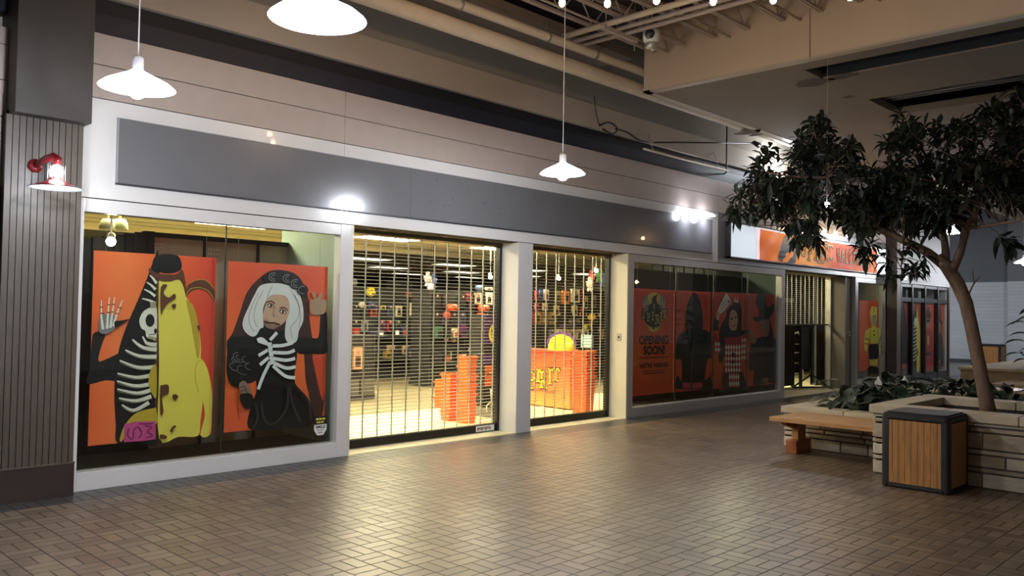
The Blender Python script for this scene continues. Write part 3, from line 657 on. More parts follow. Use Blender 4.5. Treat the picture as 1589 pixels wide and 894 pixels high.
p.poly([(214, 202), (250, 188), (292, 202), (304, 245), (294, 292), (264, 322), (226, 336), (196, 322), (188, 290), (196, 245)], skin)
p.poly([(196, 300), (226, 318), (262, 318), (240, 336), (222, 336), (196, 322)], skin2)
p.poly(ell(222, 236, 15, 10, .35), inkb, False); p.poly(ell(275, 262, 16, 10, .35), inkb, False); p.poly(ell(222, 237, 11, 6, .35), wht, False); p.poly(ell(275, 263, 11, 6, .35), wht, False); p.poly(ell(223, 237, 5, 6), ink, False); p.poly(ell(275, 263, 5, 6), ink, False)
p.strokes([crv([(204, 222), (224, 216), (240, 228)]), crv([(262, 246), (280, 244), (296, 256)])], 5, inkb)
p.strokes([crv([(242, 240), (232, 272), (240, 282)])], 3, skin2)
p.strokes([crv([(192, 305), (212, 309), (236, 311), (262, 319)])], 7, M('ink_lips', (80, 24, 26), .5)); p.strokes([[(200, 288), (198, 302)], [(210, 294), (207, 310)], [(195, 300), (196, 330)]], 2, ink)
p.poly([(190, 335), (240, 345), (252, 352), (215, 368), (180, 360)], ink)
for q in ((232, 112, 27), (262, 104, 22), (292, 118, 26), (328, 140, 27), (358, 168, 25), (205, 118, 16)):
    p.poly(ell(q[0], q[1], q[2], q[2] * .95), ink, False)
for q in ((232, 112, 20), (292, 118, 19), (328, 140, 20), (358, 168, 18), (232, 112, 10), (328, 140, 10), (292, 118, 9)):
    p.strokes([ell(q[0], q[1], q[2], q[2] * .9, 0, 12)[2:11]], 4, mgrey)
p.poly([(390, 222), (396, 206), (408, 212), (398, 182), (408, 176), (420, 205), (432, 180), (442, 184), (440, 206), (460, 214), (462, 240), (450, 270), (404, 276), (390, 256)], M('ink_hand', (176, 140, 110), .5))
for ln in ([(206, 402), (180, 380), (160, 386)], [(216, 385), (232, 368), (246, 352)], [(212, 404), (165, 388)], [(206, 428), (166, 452)], [(210, 460), (172, 492)], [(216, 478), (186, 540), (164, 598)], [(222, 438), (290, 440), (322, 428)], [(226, 464), (285, 472), (324, 464)], [(230, 482), (285, 506), (326, 500)], [(228, 496), (280, 540), (324, 548)], [(225, 410), (270, 408), (314, 396)]):
    p.strokes([crv(ln)], 15, wht)
p.strokes([[(212, 396), (226, 490)]], 20, wht); p.strokes([[(214, 408), (226, 408)], [(216, 432), (228, 432)], [(219, 456), (231, 456)]], 2, ink)
p.poly(ell(88, 490, 58, 56), ink, False); p.poly([(48, 480), (30, 545), (60, 585), (120, 570), (150, 500)], ink)
for q in ((80, 460, 28), (112, 470, 20), (60, 500, 22), (95, 515, 26), (80, 460, 14), (120, 500, 16), (60, 470, 14)): p.strokes([ell(q[0], q[1], q[2], q[2] * .7, .5, 12)[1:9]], 2.5, mgrey)
p.poly([(80, 572), (105, 562), (130, 600), (132, 625), (100, 628), (84, 605)], M('ink_hand2', (140, 112, 96), .5)); p.strokes([crv([(84, 590), (100, 585), (112, 600)]), crv([(88, 606), (104, 600), (118, 615)])], 3, ink)
p.poly([(84, 620), (132, 618), (140, 665), (112, 682), (88, 655)], ink)
p.strokes([crv([(290, 590), (285, 680), (230, 745), (190, 730), (175, 650)]), crv([(300, 590), (310, 660), (345, 740)]), crv([(150, 655), (160, 720), (140, 765)]), crv([(330, 590), (380, 650), (390, 740)])], 9, dgrey)
p.strokes([crv([(75, 590), (72, 660), (78, 730)])], 2, veil)
p.b.build('printed_art', o)
# (3)-(6) the four posters of the wide window
PW = 7.52; c7 = crop(980, 430, 4.467); c6 = crop(950, 380, 3.31); c8 = crop(1100, 430, 4.708)
o, p = poster('poster', (10.335, .305, 11.418, 1.94), PW, obg3, 'orange poster with the words opening soon under a round emblem', c7); hangers(10.335, 11.418, 1.94, PW, o)
p.poly(ell(155, 185, 58, 78), M('ink_moon', (206, 178, 74), .5), False); p.poly(ell(152, 325, 44, 56), MATS['ink_moon'], False)
p.poly([(150, 135), (165, 128), (182, 122), (172, 145), (178, 180), (205, 205), (212, 250), (215, 300), (190, 330), (165, 345), (152, 366), (140, 345), (115, 335), (92, 300), (90, 250), (100, 205), (135, 185), (142, 155)], ink)
for sx in (-1, 1):
    xx = lambda v: 155 + sx * v
    p.poly([(xx(40), 150), (xx(60), 125), (xx(75), 160), (xx(72), 215), (xx(50), 240), (xx(38), 200)], mgrey)
    p.strokes([[(xx(45), 190), (xx(40), 112)], [(xx(55), 190), (xx(58), 130)], [(xx(62), 200), (xx(74), 150)], [(xx(66), 215), (xx(80), 175)]], 5, bone, True)
p.poly([(148, 190), (162, 190), (158, 222), (154, 232), (149, 220)], mgrey)
p.strokes([crv([(110, 300), (120, 330), (135, 345)]), crv([(200, 300), (188, 332), (172, 348)])], 8, ink)
p.k += 2; yL = PW - p.k * p.step
def Lf(x, z): return Vector((x, yL, z))
def lbox(pts): 
    o_ = []
    for (x0, y0, x1, y1) in pts: a, c = onY(*c7(x0, y1), PW), onY(*c7(x1, y0), PW); o_.append((a.x, a.z, c.x, c.z))
    return o_
lb = lbox([(68, 228, 94, 286), (104, 252, 130, 304), (134, 244, 154, 296), (160, 264, 196, 322), (194, 248, 212, 300), (212, 232, 244, 282)])
letters('SPIRIT', lb, .040, (p.b, Lf), ink)
yL -= .0006; letters('SPIRIT', lb, .020, (p.b, Lf), M('ink_cream', (226, 206, 130), .5)); yL -= .0006
for s_, (x0, y0, x1, y1), bo in (('OPENING', (50, 404, 252, 466), .03), ('SOON!', (80, 474, 228, 538), .03), ("WE'RE HIRING", (50, 592, 252, 628), .02), (1, (48, 552, 250, 562), .0), (2, (76, 642, 228, 652), .0), (3, (80, 660, 226, 670), .0)):
    a, c = onY(*c7(x0, (y0 + y1) / 2), PW), onY(*c7(x1, (y0 + y1) / 2), PW); hh = abs(onY(*c7(x0, y0), PW).z - onY(*c7(x0, y1), PW).z); zz = (a.z + c.z) / 2
    if isinstance(s_, int): micro(p.b, a.x, c.x, zz - hh * .3, zz + hh * .3, yL, ink, s_)
    else: text_mesh(p.b, s_, a.x, c.x, zz - hh / 2, zz + hh / 2, yL, ink, bo)
p.b.build('printed_art', o)
o, p = poster('poster', (11.437, .30, 12.552, 1.945), PW, obg3, 'orange poster of a figure in a plain black hooded tracksuit', c6); hangers(11.437, 12.552, 1.945, PW, o)
p.poly([(325, 570), (326, 530), (340, 470), (382, 438), (460, 432), (505, 455), (511, 470), (511, 575), (490, 590), (476, 690), (500, 680), (512, 700), (512, 738), (470, 742), (365, 742), (326, 735), (326, 700), (336, 672), (354, 700), (358, 640), (352, 590), (330, 590)], ink)
p.poly([(326, 600), (340, 592), (352, 640), (352, 690), (335, 660)], obg3); p.poly([(510, 590), (492, 605), (482, 680), (498, 665), (511, 640)], obg3)
p.poly([(418, 244), (400, 268), (384, 312), (376, 370), (380, 440), (420, 452), (462, 436), (464, 372), (456, 310), (438, 262)], ink)
p.poly([(418, 262), (404, 290), (396, 330), (396, 378), (412, 404), (434, 400), (446, 370), (446, 322), (434, 284)], dgrey)
p.strokes([[(418, 430), (410, 580), (402, 730)]], 2.5, mgrey); p.strokes([[(360, 722), (400, 724)], [(410, 724), (462, 720)]], 24, pinki)
p.b.build('printed_art', o)
o, p = poster('poster', (12.602, .29, 13.708, 1.948), PW, obg3, 'orange poster of a smiling jester in red and white diamonds', c8); hangers(12.602, 13.708, 1.948, PW, o)
p.poly([(160, 215), (190, 195), (225, 205), (240, 260), (235, 340), (232, 390), (150, 400), (110, 440), (120, 520), (95, 630), (70, 600), (72, 500), (80, 400), (95, 340), (120, 300), (135, 240)], M('ink_hair_dark', (46, 26, 22), .6))
p.poly([(175, 205), (180, 190), (195, 180), (215, 190), (228, 215), (205, 235), (180, 225)], ink); p.poly([(185, 180), (192, 148), (198, 182)], wht); p.poly([(200, 182), (212, 150), (210, 190)], wht)
p.poly([(160, 250), (190, 245), (206, 280), (208, 340), (196, 385), (172, 396), (152, 375), (146, 320)], skin)
p.poly(ell(165, 305, 9, 7), ink, False); p.poly(ell(194, 296, 9, 7), ink, False); p.strokes([crv([(160, 350), (178, 362), (198, 340)])], 6, red_i); p.strokes([[(164, 292), (166, 330)], [(194, 284), (195, 320)]], 3, red_i)
p.poly([(118, 126), (130, 122), (156, 165), (152, 190), (95, 262), (70, 258), (64, 238)], wht); p.poly(ell(140, 178, 6, 9), ink, False); p.strokes([[(85, 225), (120, 165)], [(90, 240), (130, 190)]], 3, mgrey)
p.poly([(42, 300), (58, 262), (78, 268), (72, 310), (66, 350), (70, 385), (34, 390), (34, 330)], ink); p.poly([(48, 285), (56, 252), (76, 262), (74, 300), (58, 318)], skin)
p.poly([(76, 400), (120, 384), (200, 392), (282, 386), (284, 410), (240, 425), (200, 440), (140, 440), (80, 440)], ink)
p.poly([(110, 440), (230, 436), (228, 700), (240, 700), (100, 705), (118, 600)], red_i, False)
p.poly([(228, 445), (272, 425), (278, 620), (256, 625), (232, 540)], red_i, False); p.poly([(38, 400), (44, 460), (38, 560), (78, 540), (76, 470)], red_i, False)
def diam(x0, y0, x1, y1, nx, ny, mat):
    for i in range(nx):
        for j in range(ny):
            cx_ = x0 + (i + .5) * (x1 - x0) / nx; cy_ = y0 + (j + .5) * (y1 - y0) / ny; w = (x1 - x0) / nx * .42; h = (y1 - y0) / ny * .5
            p.poly([(cx_, cy_ - h), (cx_ + w, cy_), (cx_, cy_ + h), (cx_ - w, cy_)], mat, False, up=False)
p.k += 1; diam(112, 492, 228, 700, 6, 5, wht); diam(232, 440, 276, 610, 3, 4, wht); diam(38, 470, 78, 550, 2, 2, wht); p.k += 1
p.poly([(102, 700), (242, 690), (274, 800), (88, 808)], ink, False); p.poly([(138, 702), (208, 698), (224, 806), (132, 806)], red_i, False); p.k += 1; diam(140, 704, 218, 804, 5, 2, wht)
p.poly(ell(172, 570, 14, 20), ink, False); p.poly(ell(170, 620, 12, 16), ink, False)
p.b.build('printed_art', o)
o, p = poster('poster', (13.74, .27, 14.885, 1.958), PW, obg3, 'orange poster of a person in a tall pointed black witch hat', c8); hangers(13.74, 14.885, 1.958, PW, o)
p.poly([(410, 428), (455, 450), (502, 466), (504, 600), (504, 770), (440, 770), (330, 792), (328, 720), (332, 680), (296, 690), (290, 610), (300, 520), (316, 470), (360, 445)], ink)
p.poly([(440, 300), (462, 380), (472, 460), (430, 450), (432, 340)], M('ink_hair_dark', (46, 26, 22), .6))
p.poly([(364, 328), (400, 318), (438, 308), (440, 390), (432, 425), (400, 436), (386, 410), (376, 372)], skin2)
p.poly(ell(388, 348, 8, 5), ink, False); p.strokes([[(384, 392), (400, 388)]], 4, M('ink_lips', (80, 24, 26), .5))
p.poly([(354, 128), (404, 128), (418, 180), (432, 222), (474, 188), (474, 240), (456, 285), (430, 308), (390, 312), (348, 328), (320, 304), (330, 284), (364, 292), (368, 250), (352, 200), (344, 205), (348, 160)], ink)
p.poly([(288, 372), (298, 378), (308, 402), (318, 398), (344, 452), (340, 478), (320, 486), (300, 466), (288, 430)], skin2)
p.poly([(388, 762), (396, 738), (416, 734), (432, 748), (430, 770), (400, 774)], skin2)
p.strokes([crv([(430, 470), (450, 560), (470, 700)])], 3, dgrey)
p.b.build('printed_art', o)
# (7) narrow window: yellow robot-like costume
cr = crop(1210, 410, 4.063)
o, p = poster('poster', (18.855, .352, 19.985, 1.945), PW, obg2, 'orange poster of a figure in a blocky yellow costume', cr); hangers(18.855, 19.985, 1.945, PW, o)
p.poly([(578, 270), (590, 262), (594, 275), (600, 268), (614, 275), (612, 340), (604, 400), (582, 400), (572, 340), (568, 300)], yel, False)
p.poly([(580, 322), (608, 318), (606, 360), (600, 392), (586, 390), (580, 360)], M('ink_grey_face', (168, 166, 150), .5), False); p.strokes([[(586, 280), (600, 278)], [(586, 290), (602, 288)], [(586, 300), (602, 298)]], 2.5, inkb); p.poly(ell(589, 332, 3, 4), ink, False); p.poly(ell(602, 330, 3, 4), ink, False)
p.poly([(556, 408), (574, 400), (612, 398), (630, 410), (632, 440), (618, 500), (572, 502), (562, 460)], yel, False); p.strokes([[(572, 412), (570, 480)], [(616, 410), (622, 450)]], 4, ink); p.poly(ell(593, 422, 4, 6), ink, False); p.poly(ell(593, 446, 5, 6), ink, False)
p.poly([(540, 420), (556, 408), (562, 450), (556, 500), (548, 548), (532, 544), (530, 480)], yel, False); p.poly([(630, 410), (646, 430), (648, 520), (644, 560), (628, 572), (622, 530), (634, 470)], yel, False)
p.strokes([[(538, 470), (556, 474)], [(536, 500), (554, 505)], [(630, 470), (646, 474)], [(628, 520), (646, 524)]], 5, ink)
p.poly([(562, 506), (618, 502), (622, 560), (616, 598), (564, 600), (560, 560)], M('ink_navy', (30, 30, 52), .5), False); p.poly([(562, 602), (616, 598), (612, 640), (590, 652), (568, 640)], yel, False)
p.poly([(552, 655), (572, 640), (606, 645), (622, 664), (618, 690), (555, 692)], ink, False)
p.b.build('printed_art', o)
# (8)-(11) behind the black framed windows
PB = 7.49
labs = ('orange poster of a tall black hooded figure in the leftmost black window', 'orange poster of a striped skeleton and yellow costume in the second black window', 'orange poster of a person in a red uniform in the third black window', 'orange poster of a dark witch figure in the rightmost black window')
bays = ((21.15, 21.81), (21.92, 22.75), (22.86, 23.73), (23.83, 24.54))
for i, ((xa, xb), lb_) in enumerate(zip(bays, labs)):
    o, p = poster('poster', (xa, .27, xb, 1.945), PB, obg3, lb_, None); w = xb - xa
    f = lambda pts: [(xa + a * w, .27 + c * 1.675) for a, c in pts]
    if i == 0:
        p.poly(f([(.1, .0), (.12, .5), (.2, .75), (.35, .93), (.5, .99), (.68, .93), (.82, .75), (.92, .5), (.95, 0)]), M('ink_plum', (42, 24, 44), .5)); p.poly(f([(.4, .8), (.5, .9), (.6, .8), (.5, .72)]), dgrey); p.poly(f([(.15, .02), (.9, .02), (.88, .1), (.15, .1)]), pinki, False)
    elif i == 1:
        p.poly(f([(.1, .02), (.12, .4), (.25, .7), (.5, .97), (.6, .9), (.62, .02)]), ink)
        for k in range(11): p.strokes([f([(.16 + .02 * abs(k - 4), .16 + k * .055), (.38, .13 + k * .055), (.6, .16 + k * .055)])], .032, bone)
        p.poly(f([(.62, .02), (.6, .88), (.7, .82), (.86, .6), (.9, .3), (.86, .02)]), yel); p.poly(f([(.4, .66), (.42, .76), (.56, .78), (.58, .66)]), bone); p.poly(f([(.63, .2), (.72, .22), (.7, .3), (.63, .3)]), inkb)
    elif i == 2:
        p.poly(f([(.12, .0), (.12, .5), (.3, .6), (.7, .6), (.9, .5), (.95, .0)]), red_i); p.poly(f([(.34, .68), (.5, .62), (.66, .68), (.68, .82), (.5, .88), (.34, .82)]), skin2); p.poly(f([(.28, .82), (.5, .97), (.72, .82), (.66, .78), (.34, .78)]), ink); p.poly(f([(.34, .71), (.66, .71), (.66, .76), (.34, .76)]), ink, False)
        for k in range(4): p.strokes([f([(.02, .3 + k * .05), (.16, .32 + k * .05)])], .03, wht)
        p.poly(f([(.42, .36), (.58, .36), (.58, .5), (.42, .5)]), yel2, False); p.poly(f([(.3, .2), (.75, .2), (.75, .24), (.3, .24)]), ink, False)
    else:
        p.poly(f([(.1, .0), (.15, .45), (.35, .6), (.25, .7), (.45, .78), (.5, .97), (.7, .95), (.72, .75), (.9, .72), (.75, .6), (.9, .4), (.95, 0)]), ink); p.poly(f([(.38, .55), (.6, .55), (.62, .68), (.4, .7)]), skin2); p.poly(f([(.45, .06), (.6, .05), (.6, .1), (.48, .11)]), skin2)
    p.b.build('printed_art', o)
    b = MB()
    for x in (xa + .1, xb - .1): b = MB(); b.tube([(x, PB + .002, 1.945), (x, PB + .002, 2.42)], .002, chrome, 4); b.build('hanging_wire', o)
# camera warning sticker on the inside of the first pane
pn = onY(497, 664, 7.475)
b = MB(); x0, x1, zt_, zb_ = pn.x - .075, pn.x + .075, pn.z + .12, pn.z - .075
b.box(x0, x1, 7.473, 7.4765, pn.z + .035, zt_, ink)
b.mesh([(x0, 7.473, pn.z + .035), (x0, 7.473, pn.z - .02), (x0 + .04, 7.473, zb_), (x1 - .04, 7.473, zb_), (x1, 7.473, pn.z - .02), (x1, 7.473, pn.z + .035)], [(0, 1, 2, 3, 4, 5)], wht)
st = tag(b.build('camera_sticker'), 'white and black camera warning sticker low on the first window', 'sticker')
b = MB(); text_mesh(b, 'SMILE', x0 + .015, x1 - .015, pn.z - .005, pn.z + .026, 7.4722, ink, .03); text_mesh(b, "YOU'RE ON", x0 + .03, x1 - .03, pn.z - .03, pn.z - .014, 7.4722, ink, .01); text_mesh(b, 'CAMERA', x0 + .04, x1 - .04, pn.z - .056, pn.z - .04, 7.4722, ink, .01)
micro(b, x0 + .02, x1 - .02, pn.z + .082, pn.z + .102, 7.4722, yel, 4); micro(b, x0 + .03, x1 - .03, pn.z + .05, pn.z + .068, 7.4722, yel, 5); b.build('lettering', st)

# ---------------------------------------------------------------- light box and banner over the far doorway
t = thing('sign_light_box', 'white light box sign over the far doorway with a dark frame', 'light box', (16.4, 7.3, 2.56))
b = MB(); b.box(12.84, 19.98, 7.35, 7.41, 2.565, 3.155, M('light_box_face', (226, 230, 232), .25, emit=.22, ecol=(220, 232, 245))); b.build('face', t)
b = MB(); 
for q in ((12.82, 12.86, 2.545, 3.17), (19.96, 20.0, 2.545, 3.17)): b.box(q[0], q[1], 7.32, 7.41, q[2], q[3], black)
for z in (2.545, 3.15): b.box(12.82, 20.0, 7.32, 7.41, z, z + .022, black)
b.build('frame', t)
ban = gradient_mat('banner_print', [(214, 66, 46), (240, 130, 44), (244, 160, 52), (222, 84, 48), (236, 116, 44)], 'X', -2.8, 2.8, .5, backlit=.12)  # emission imitates the light box glowing through the print
bx0, bx1, bz0, bz1 = 13.87, 19.36, 2.56, 3.12
def bw(x, z): return 7.332 - .012 - .010 * math.sin(x * 3.1 + z * 9) * math.sin((z - bz0) / (bz1 - bz0) * PI) - .006 * math.sin(x * 11 - z * 14)
b = MB(); nx, nz = 90, 12; vs = []; fs = []
for i in range(nx + 1):
    for j in range(nz + 1):
        x = bx0 + (bx1 - bx0) * i / nx; z = bz0 + (bz1 - bz0 - .02 * math.sin(i / nx * PI)) * j / nz; vs.append((x, bw(x, z), z))
for i in range(nx):
    for j in range(nz): a = i * (nz + 1) + j; fs.append((a, a + nz + 1, a + nz + 2, a + 1))
b.mesh(vs, fs, ban, True); bo = tag(b.build('shop_banner'), 'creased orange banner with the shop name hung on the light box', 'banner')
def Bf(d): return lambda x, z: Vector((x, bw(x, z) - d, z))
b = MB(); f = Bf(.006)
gx = 14.95
for pts, mm in (([(-.30, 0), (-.34, .2), (-.2, .38), (-.08, .50), (.08, .50), (.2, .38), (.34, .2), (.30, 0)], ink), ([(-.06, .3), (-.05, .42), (.05, .42), (.06, .3), (0, .22)], mgrey)):
    q = smooth([(gx + a, bz0 + .02 + c) for a, c in pts], 3); tr = fill2d(q); W3 = [Bf(.006 if mm == ink else .009)(a, c) for a, c in q]; b.mesh(W3, [tuple(k) if (W3[k[1]] - W3[k[0]]).cross(W3[k[2]] - W3[k[0]]).y < 0 else tuple(reversed(k)) for k in tr], mm)
for sx in (-1, 1):
    for k in range(4):
        xx = gx + sx * (.22 + .05 * k); a, c = Vector((xx, bz0 + .22)), Vector((xx + sx * .03, bz0 + .50 - .05 * k)); b.face([Bf(.009)(a.x - .014, a.y), Bf(.009)(c.x - .01, c.y), Bf(.009)(c.x + .01, c.y), Bf(.009)(a.x + .014, a.y)], bone)
b.build('printed_emblem', bo)
b = MB(); xx = 15.55; bxs = []
for i, ch in enumerate('SPIRIT'): w_ = .2 if ch == 'I' else .27; dz = (.05, -.02, .0, -.04, .02, .05)[i]; bxs.append((xx, bz0 + .14 + dz, xx + w_ - .05, bz0 + .42 + dz)); xx += w_
letters('SPIRIT', bxs, .060, (b, Bf(.005)), ink); letters('SPIRIT', bxs, .030, (b, Bf(.008)), MATS['ink_cream'])
xx = 17.20; bxs = []
for ch in 'HALLOWEEN': bxs.append((xx, bz0 + .16, xx + .165, bz0 + .42)); xx += .2
letters('HALLOWEEN', bxs, .052, (b, Bf(.005)), ink); letters('HALLOWEEN', bxs, .026, (b, Bf(.008)), MATS['ink_cream']); b.build('lettering', bo)
# small lamps added in place of the warm glare spots above the banner
warm = (1.0, .78, .5); cool = (.86, .92, 1.0)
for i, u in enumerate((1255, 1277, 1295, 1315)):
    q = onY(u, 366 + i * 4, 7.22); z = 3.22
    t = thing('glare_lamp', 'small added lamp standing in for a glare spot above the orange banner', 'lamp', (q.x, 7.22, z), 'lamps standing in for glare above the banner')
    b = MB(); b.tube([(q.x, 7.405, z + .16), (q.x, 7.26, z + .17), (q.x, 7.2, z + .10)], .008, chrome, 6); b.build('arm', t)
    b = MB(); b.ball((q.x, 7.2, z + .05), .042, M('glare_bulb', (255, 214, 160), .3, emit=14)); b.build('bulb', t)
    point('glare_lamp_light', (q.x, 7.13, z + .04), P_SIGN, warm, .05, t)
for i, (u, v) in enumerate(((1073, 330), (1101, 334))):  # lights added in place of bright reflections at the panel end
    q = onY(u, v, 7.26)
    t = thing('reflection_light', ('left one of two added lights standing in for reflections at the grey panel end', 'right one of two added lights standing in for reflections at the grey panel end')[i], 'lamp', (q.x, 7.26, q.z), 'lights standing in for reflections on the grey panel')
    b = MB(); b.tube([(q.x, 7.41, q.z + .05), (q.x, 7.33, q.z + .05), (q.x, 7.28, q.z + .02)], .007, chrome, 6); b.build('arm', t)
    b = MB(); b.lathe([(.0, .03), (.05, .02), (.095, -.012), (.09, -.016), (.0, -.02)], (q.x, 7.26, q.z), M('cool_lens', (235, 240, 255), .3, emit=12), 18); b.build('lamp_head', t)
    point('reflection_light_point', (q.x, 7.22, q.z - .06), 1.0, cool, .05, t)

# ---------------------------------------------------------------- pendants
def pendant(x, y, z, top, label):
    t = thing('pendant_lamp', label, 'lamp', (x, y, z), 'white pendant lamps over the walkway')
    b = MB(); m = M('shade_enamel', (240, 244, 255), .3, emit=1.6, ecol=(225, 235, 255))
    b.lathe([(.032, .12), (.05, .105), (.11, .075), (.19, .035), (.226, .006), (.230, .0), (.222, -.002), (.18, .028), (.10, .064), (.04, .09), (.03, .10)], (x, y, z), m, 32); b.build('shade', t)
    b = MB(); b.lathe([(.0, .215), (.012, .21), (.03, .20), (.034, .19), (.034, .12), (.032, .11)], (x, y, z), M('socket_white', (224, 216, 214), .4), 16); b.build('socket', t)
    b = MB(); b.tube([(x, y, z + .205), (x, y, top)], .0045, M('cord_white', (220, 212, 206), .5), 6); b.build('cord', t)
    b = MB(); b.ball((x, y, z + .0), .062, M('pendant_bulb', (240, 246, 255), .3, emit=40), 16, sz=1.1); b.build('bulb', t)
    point('pendant_light', (x, y, z - .085), P_PEND, cool, .07, t); return t
L1 = onY(213, 137, 5.4); L3 = onY(873, 270, 5.5)
pl = pendant(L1.x, 5.4, L1.z, 5.42, 'white pendant lamp nearest the brown pier')
def pend2(x, y, z, top, label):
    """same lamp with its own cord length"""
    t = dup(pl, (x, y, z), label)
    for c in t.children:
        if c.name.startswith('cord'):
            b = MB(); b.tube([(x, y, z + .205), (x, y, top)], .0045, MATS['cord_white'], 6); me = b.build('cord_tmp', t); c.data = me.data; bpy.data.objects.remove(me)
    return t
pend2(L3.x, 5.5, L3.z, 5.42, 'white pendant lamp hanging in front of the middle of the grey panel')
q = onY(493, 30, 3.42); pend2(q.x, 3.42, q.z, 5.42, 'white pendant lamp nearest the camera, cut by the top of the picture')
for x, lb in ((24.0, 'white pendant lamp at the right edge of the picture'), (28.4, 'unseen white pendant lamp added to light the far brick wall')): pend2(x, 5.45, 3.0, 4.5, lb)  # the farther lamp is out of view, added to brighten the far end
b = MB(); b.box(24.6, 34, Y0 + .2, 14, 5.9, 6.0, deck); struct(b.build('ceiling'), 'dark ceiling of the side passage')
for yy in (10.6, 12.6): pend2(29.0, yy, 3.2, 5.9, 'unseen white pendant lamp added round the corner to light the far end')  # hidden lamps added only to brighten the brick wall
# spotlight on an arm deep behind the tree
q = onX(1477, 362, 20.0); t = thing('spotlight', 'white spotlight on a short arm before the far wall', 'lamp', tuple(q))
b = MB(); b.tube([q + Vector((.1, -.1, .5)), q + Vector((.1, -.1, .25)), q + Vector((.0, .0, .12))], .02, chrome, 6); b.tube([q + Vector((.1, -.1, .5)), (q.x + .1, q.y - .1, 4.5)], .012, chrome, 6); b.build('arm', t)
b = MB(); b.lathe([(.03, .16), (.07, .10), (.16, .0), (.15, -.01), (0, .01)], tuple(q), M('spot_lens', (240, 244, 255), .3, emit=14), 18); b.build('shade', t); point('spot_light', q + Vector((0, 0, -.12)), 16, cool, .08, t)

# ---------------------------------------------------------------- red wall lamp on the pier
c = onY(87, 292, 6.98); t = thing('wall_lamp', 'red barn style wall lamp lit on the brown pier', 'lamp', (c.x, 7.305, c.z + .1))
b = MB(); b.lathe([(0, -.02), (.05, -.02), (.055, -.012), (.05, 0), (0, 0)], (c.x - .06, 7.303, c.z + .20), red_m, 20, 'Y'); b.build('wall_plate', t)
b = MB(); b.tube([(c.x - .06, 7.29, c.z + .20), (c.x - .055, 7.20, c.z + .215), (c.x - .04, 7.10, c.z + .235), (c.x - .01, 7.02, c.z + .245), (c.x + .01, 6.985, c.z + .225), (c.x, 6.98, c.z + .17)], [.024, .024, .03, .032, .03, .026], red_m, 12); b.build('gooseneck_arm', t)
b = MB(); b.lathe([(.035, .10), (.05, .06), (.10, .035), (.188, .004), (.192, .0)], (c.x, 6.98, c.z), red_m, 32); b.lathe([(.192, 0.0), (.186, -.003), (.10, .028), (.04, .05), (0, .055)], (c.x, 6.98, c.z), M('shade_inside', (226, 240, 244), .4), 32); b.build('shade', t)
b = MB(); b.ball((c.x, 6.98, c.z + .12), .05, M('jar_glow', (230, 236, 255), .2, emit=18), 14, sz=1.25); b.build('glass_jar', t)
b = MB(); 
for k in range(6): a = k * PI / 3; b.tube([(c.x + .062 * math.cos(a), 6.98 + .062 * math.sin(a), c.z + .05), (c.x + .062 * math.cos(a), 6.98 + .062 * math.sin(a), c.z + .18)], .003, chrome, 5)
b.build('wire_guard', t); point('wall_lamp_light', (c.x, 6.93, c.z + .10), P_SCONCE, cool, .05, t); point('wall_lamp_light', (c.x, 6.98, c.z - .05), P_SCONCE * .5, cool, .04, t)

# ---------------------------------------------------------------- string lights
wire_m = M('string_wire', (200, 190, 176), .5)
sp1 = [(5.16, 4.75, 4.30), (5.37, 4.70, 4.22), (5.63, 4.41, 4.215), (5.87, 4.07, 4.225), (6.15, 3.69, 4.20), (6.45, 3.3, 4.2), (6.8, 2.8, 4.2), (4.6, 5.1, 4.36), (4.0, 5.5, 4.4), (3.4, 5.8, 4.45)]  # the unseen ends of the string are added for their light
pa = sorted(sp1, key=lambda q: -q[1])
b = MB(); b.tube([(q[0], q[1], q[2] + .06) for q in pa], .003, wire_m, 5); so = b.build('string_light_wire'); tag(so, 'thin wire of the festoon bulbs strung under the open joists', 'cord')
b = MB()
for q in (pa[0], pa[-1], (5.87, 4.07, 4.225)): b.tube([(q[0], q[1], q[2] + .06), (q[0], q[1], 5.42)], .002, wire_m, 4)
b.build('hanging_wire', so)
q0 = pa[3]; t0 = thing('string_bulb', 'warm round festoon bulb on the wire under the joists', 'bulb', q0, 'warm festoon bulbs')
b = MB(); b.ball(q0, .028, M('warm_bulb', (255, 206, 150), .3, emit=30), 12, sz=1.25); b.build('glass', t0)
b = MB(); b.lathe([(.014, .03), (.014, .06), (0, .062)], q0, M('bulb_socket', (60, 50, 44), .5), 10); b.build('socket', t0); point('bulb_light', q0, P_BULB, (1, .72, .45), .03, t0)
for q in pa:
    if q != q0: dup(t0, q)

# ---------------------------------------------------------------- pipes, conduits, joists
def pipe(name, pts, r, mat, label, cat='pipe', group=None, n=12):
    b = MB(); b.tube(pts, r, mat, n); return tag(b.build(name), label, cat, group)
pipe('large_pipe', [(-2, 6.7, 4.61), (24, 6.7, 4.61)], .09, pipe_m, 'thick painted pipe running along the upper wall')
t = pipe('slim_pipe', [(-2, 6.62, 4.83), (24, 6.62, 4.83)], .054, pipe_m, 'slimmer painted pipe parallel to the thick pipe')
b = MB()
for x in (3.9, 5.9, 7.3, 8.2): b = MB(); b.tube([(x, 6.62, 4.78), (x, 6.62, 5.0)], .008, chrome, 5); b.lathe([(.058, -.02), (.062, -.02), (.062, .02), (.058, .02)], (x, 6.62, 4.83), chrome, 14, 'X'); b.build('pipe_hanger', t)
t = pipe('sprinkler_pipe', [(7.58, 6.60, 4.9), (7.58, -2, 4.9)], .036, pipe_m, 'upper painted conduit crossing toward the bulkhead', 'pipe')
pipe('sprinkler_pipe', [(7.76, 6.6, 4.88), (7.76, -2, 4.88)], .026, steel_w, 'middle painted conduit crossing toward the bulkhead', 'pipe')
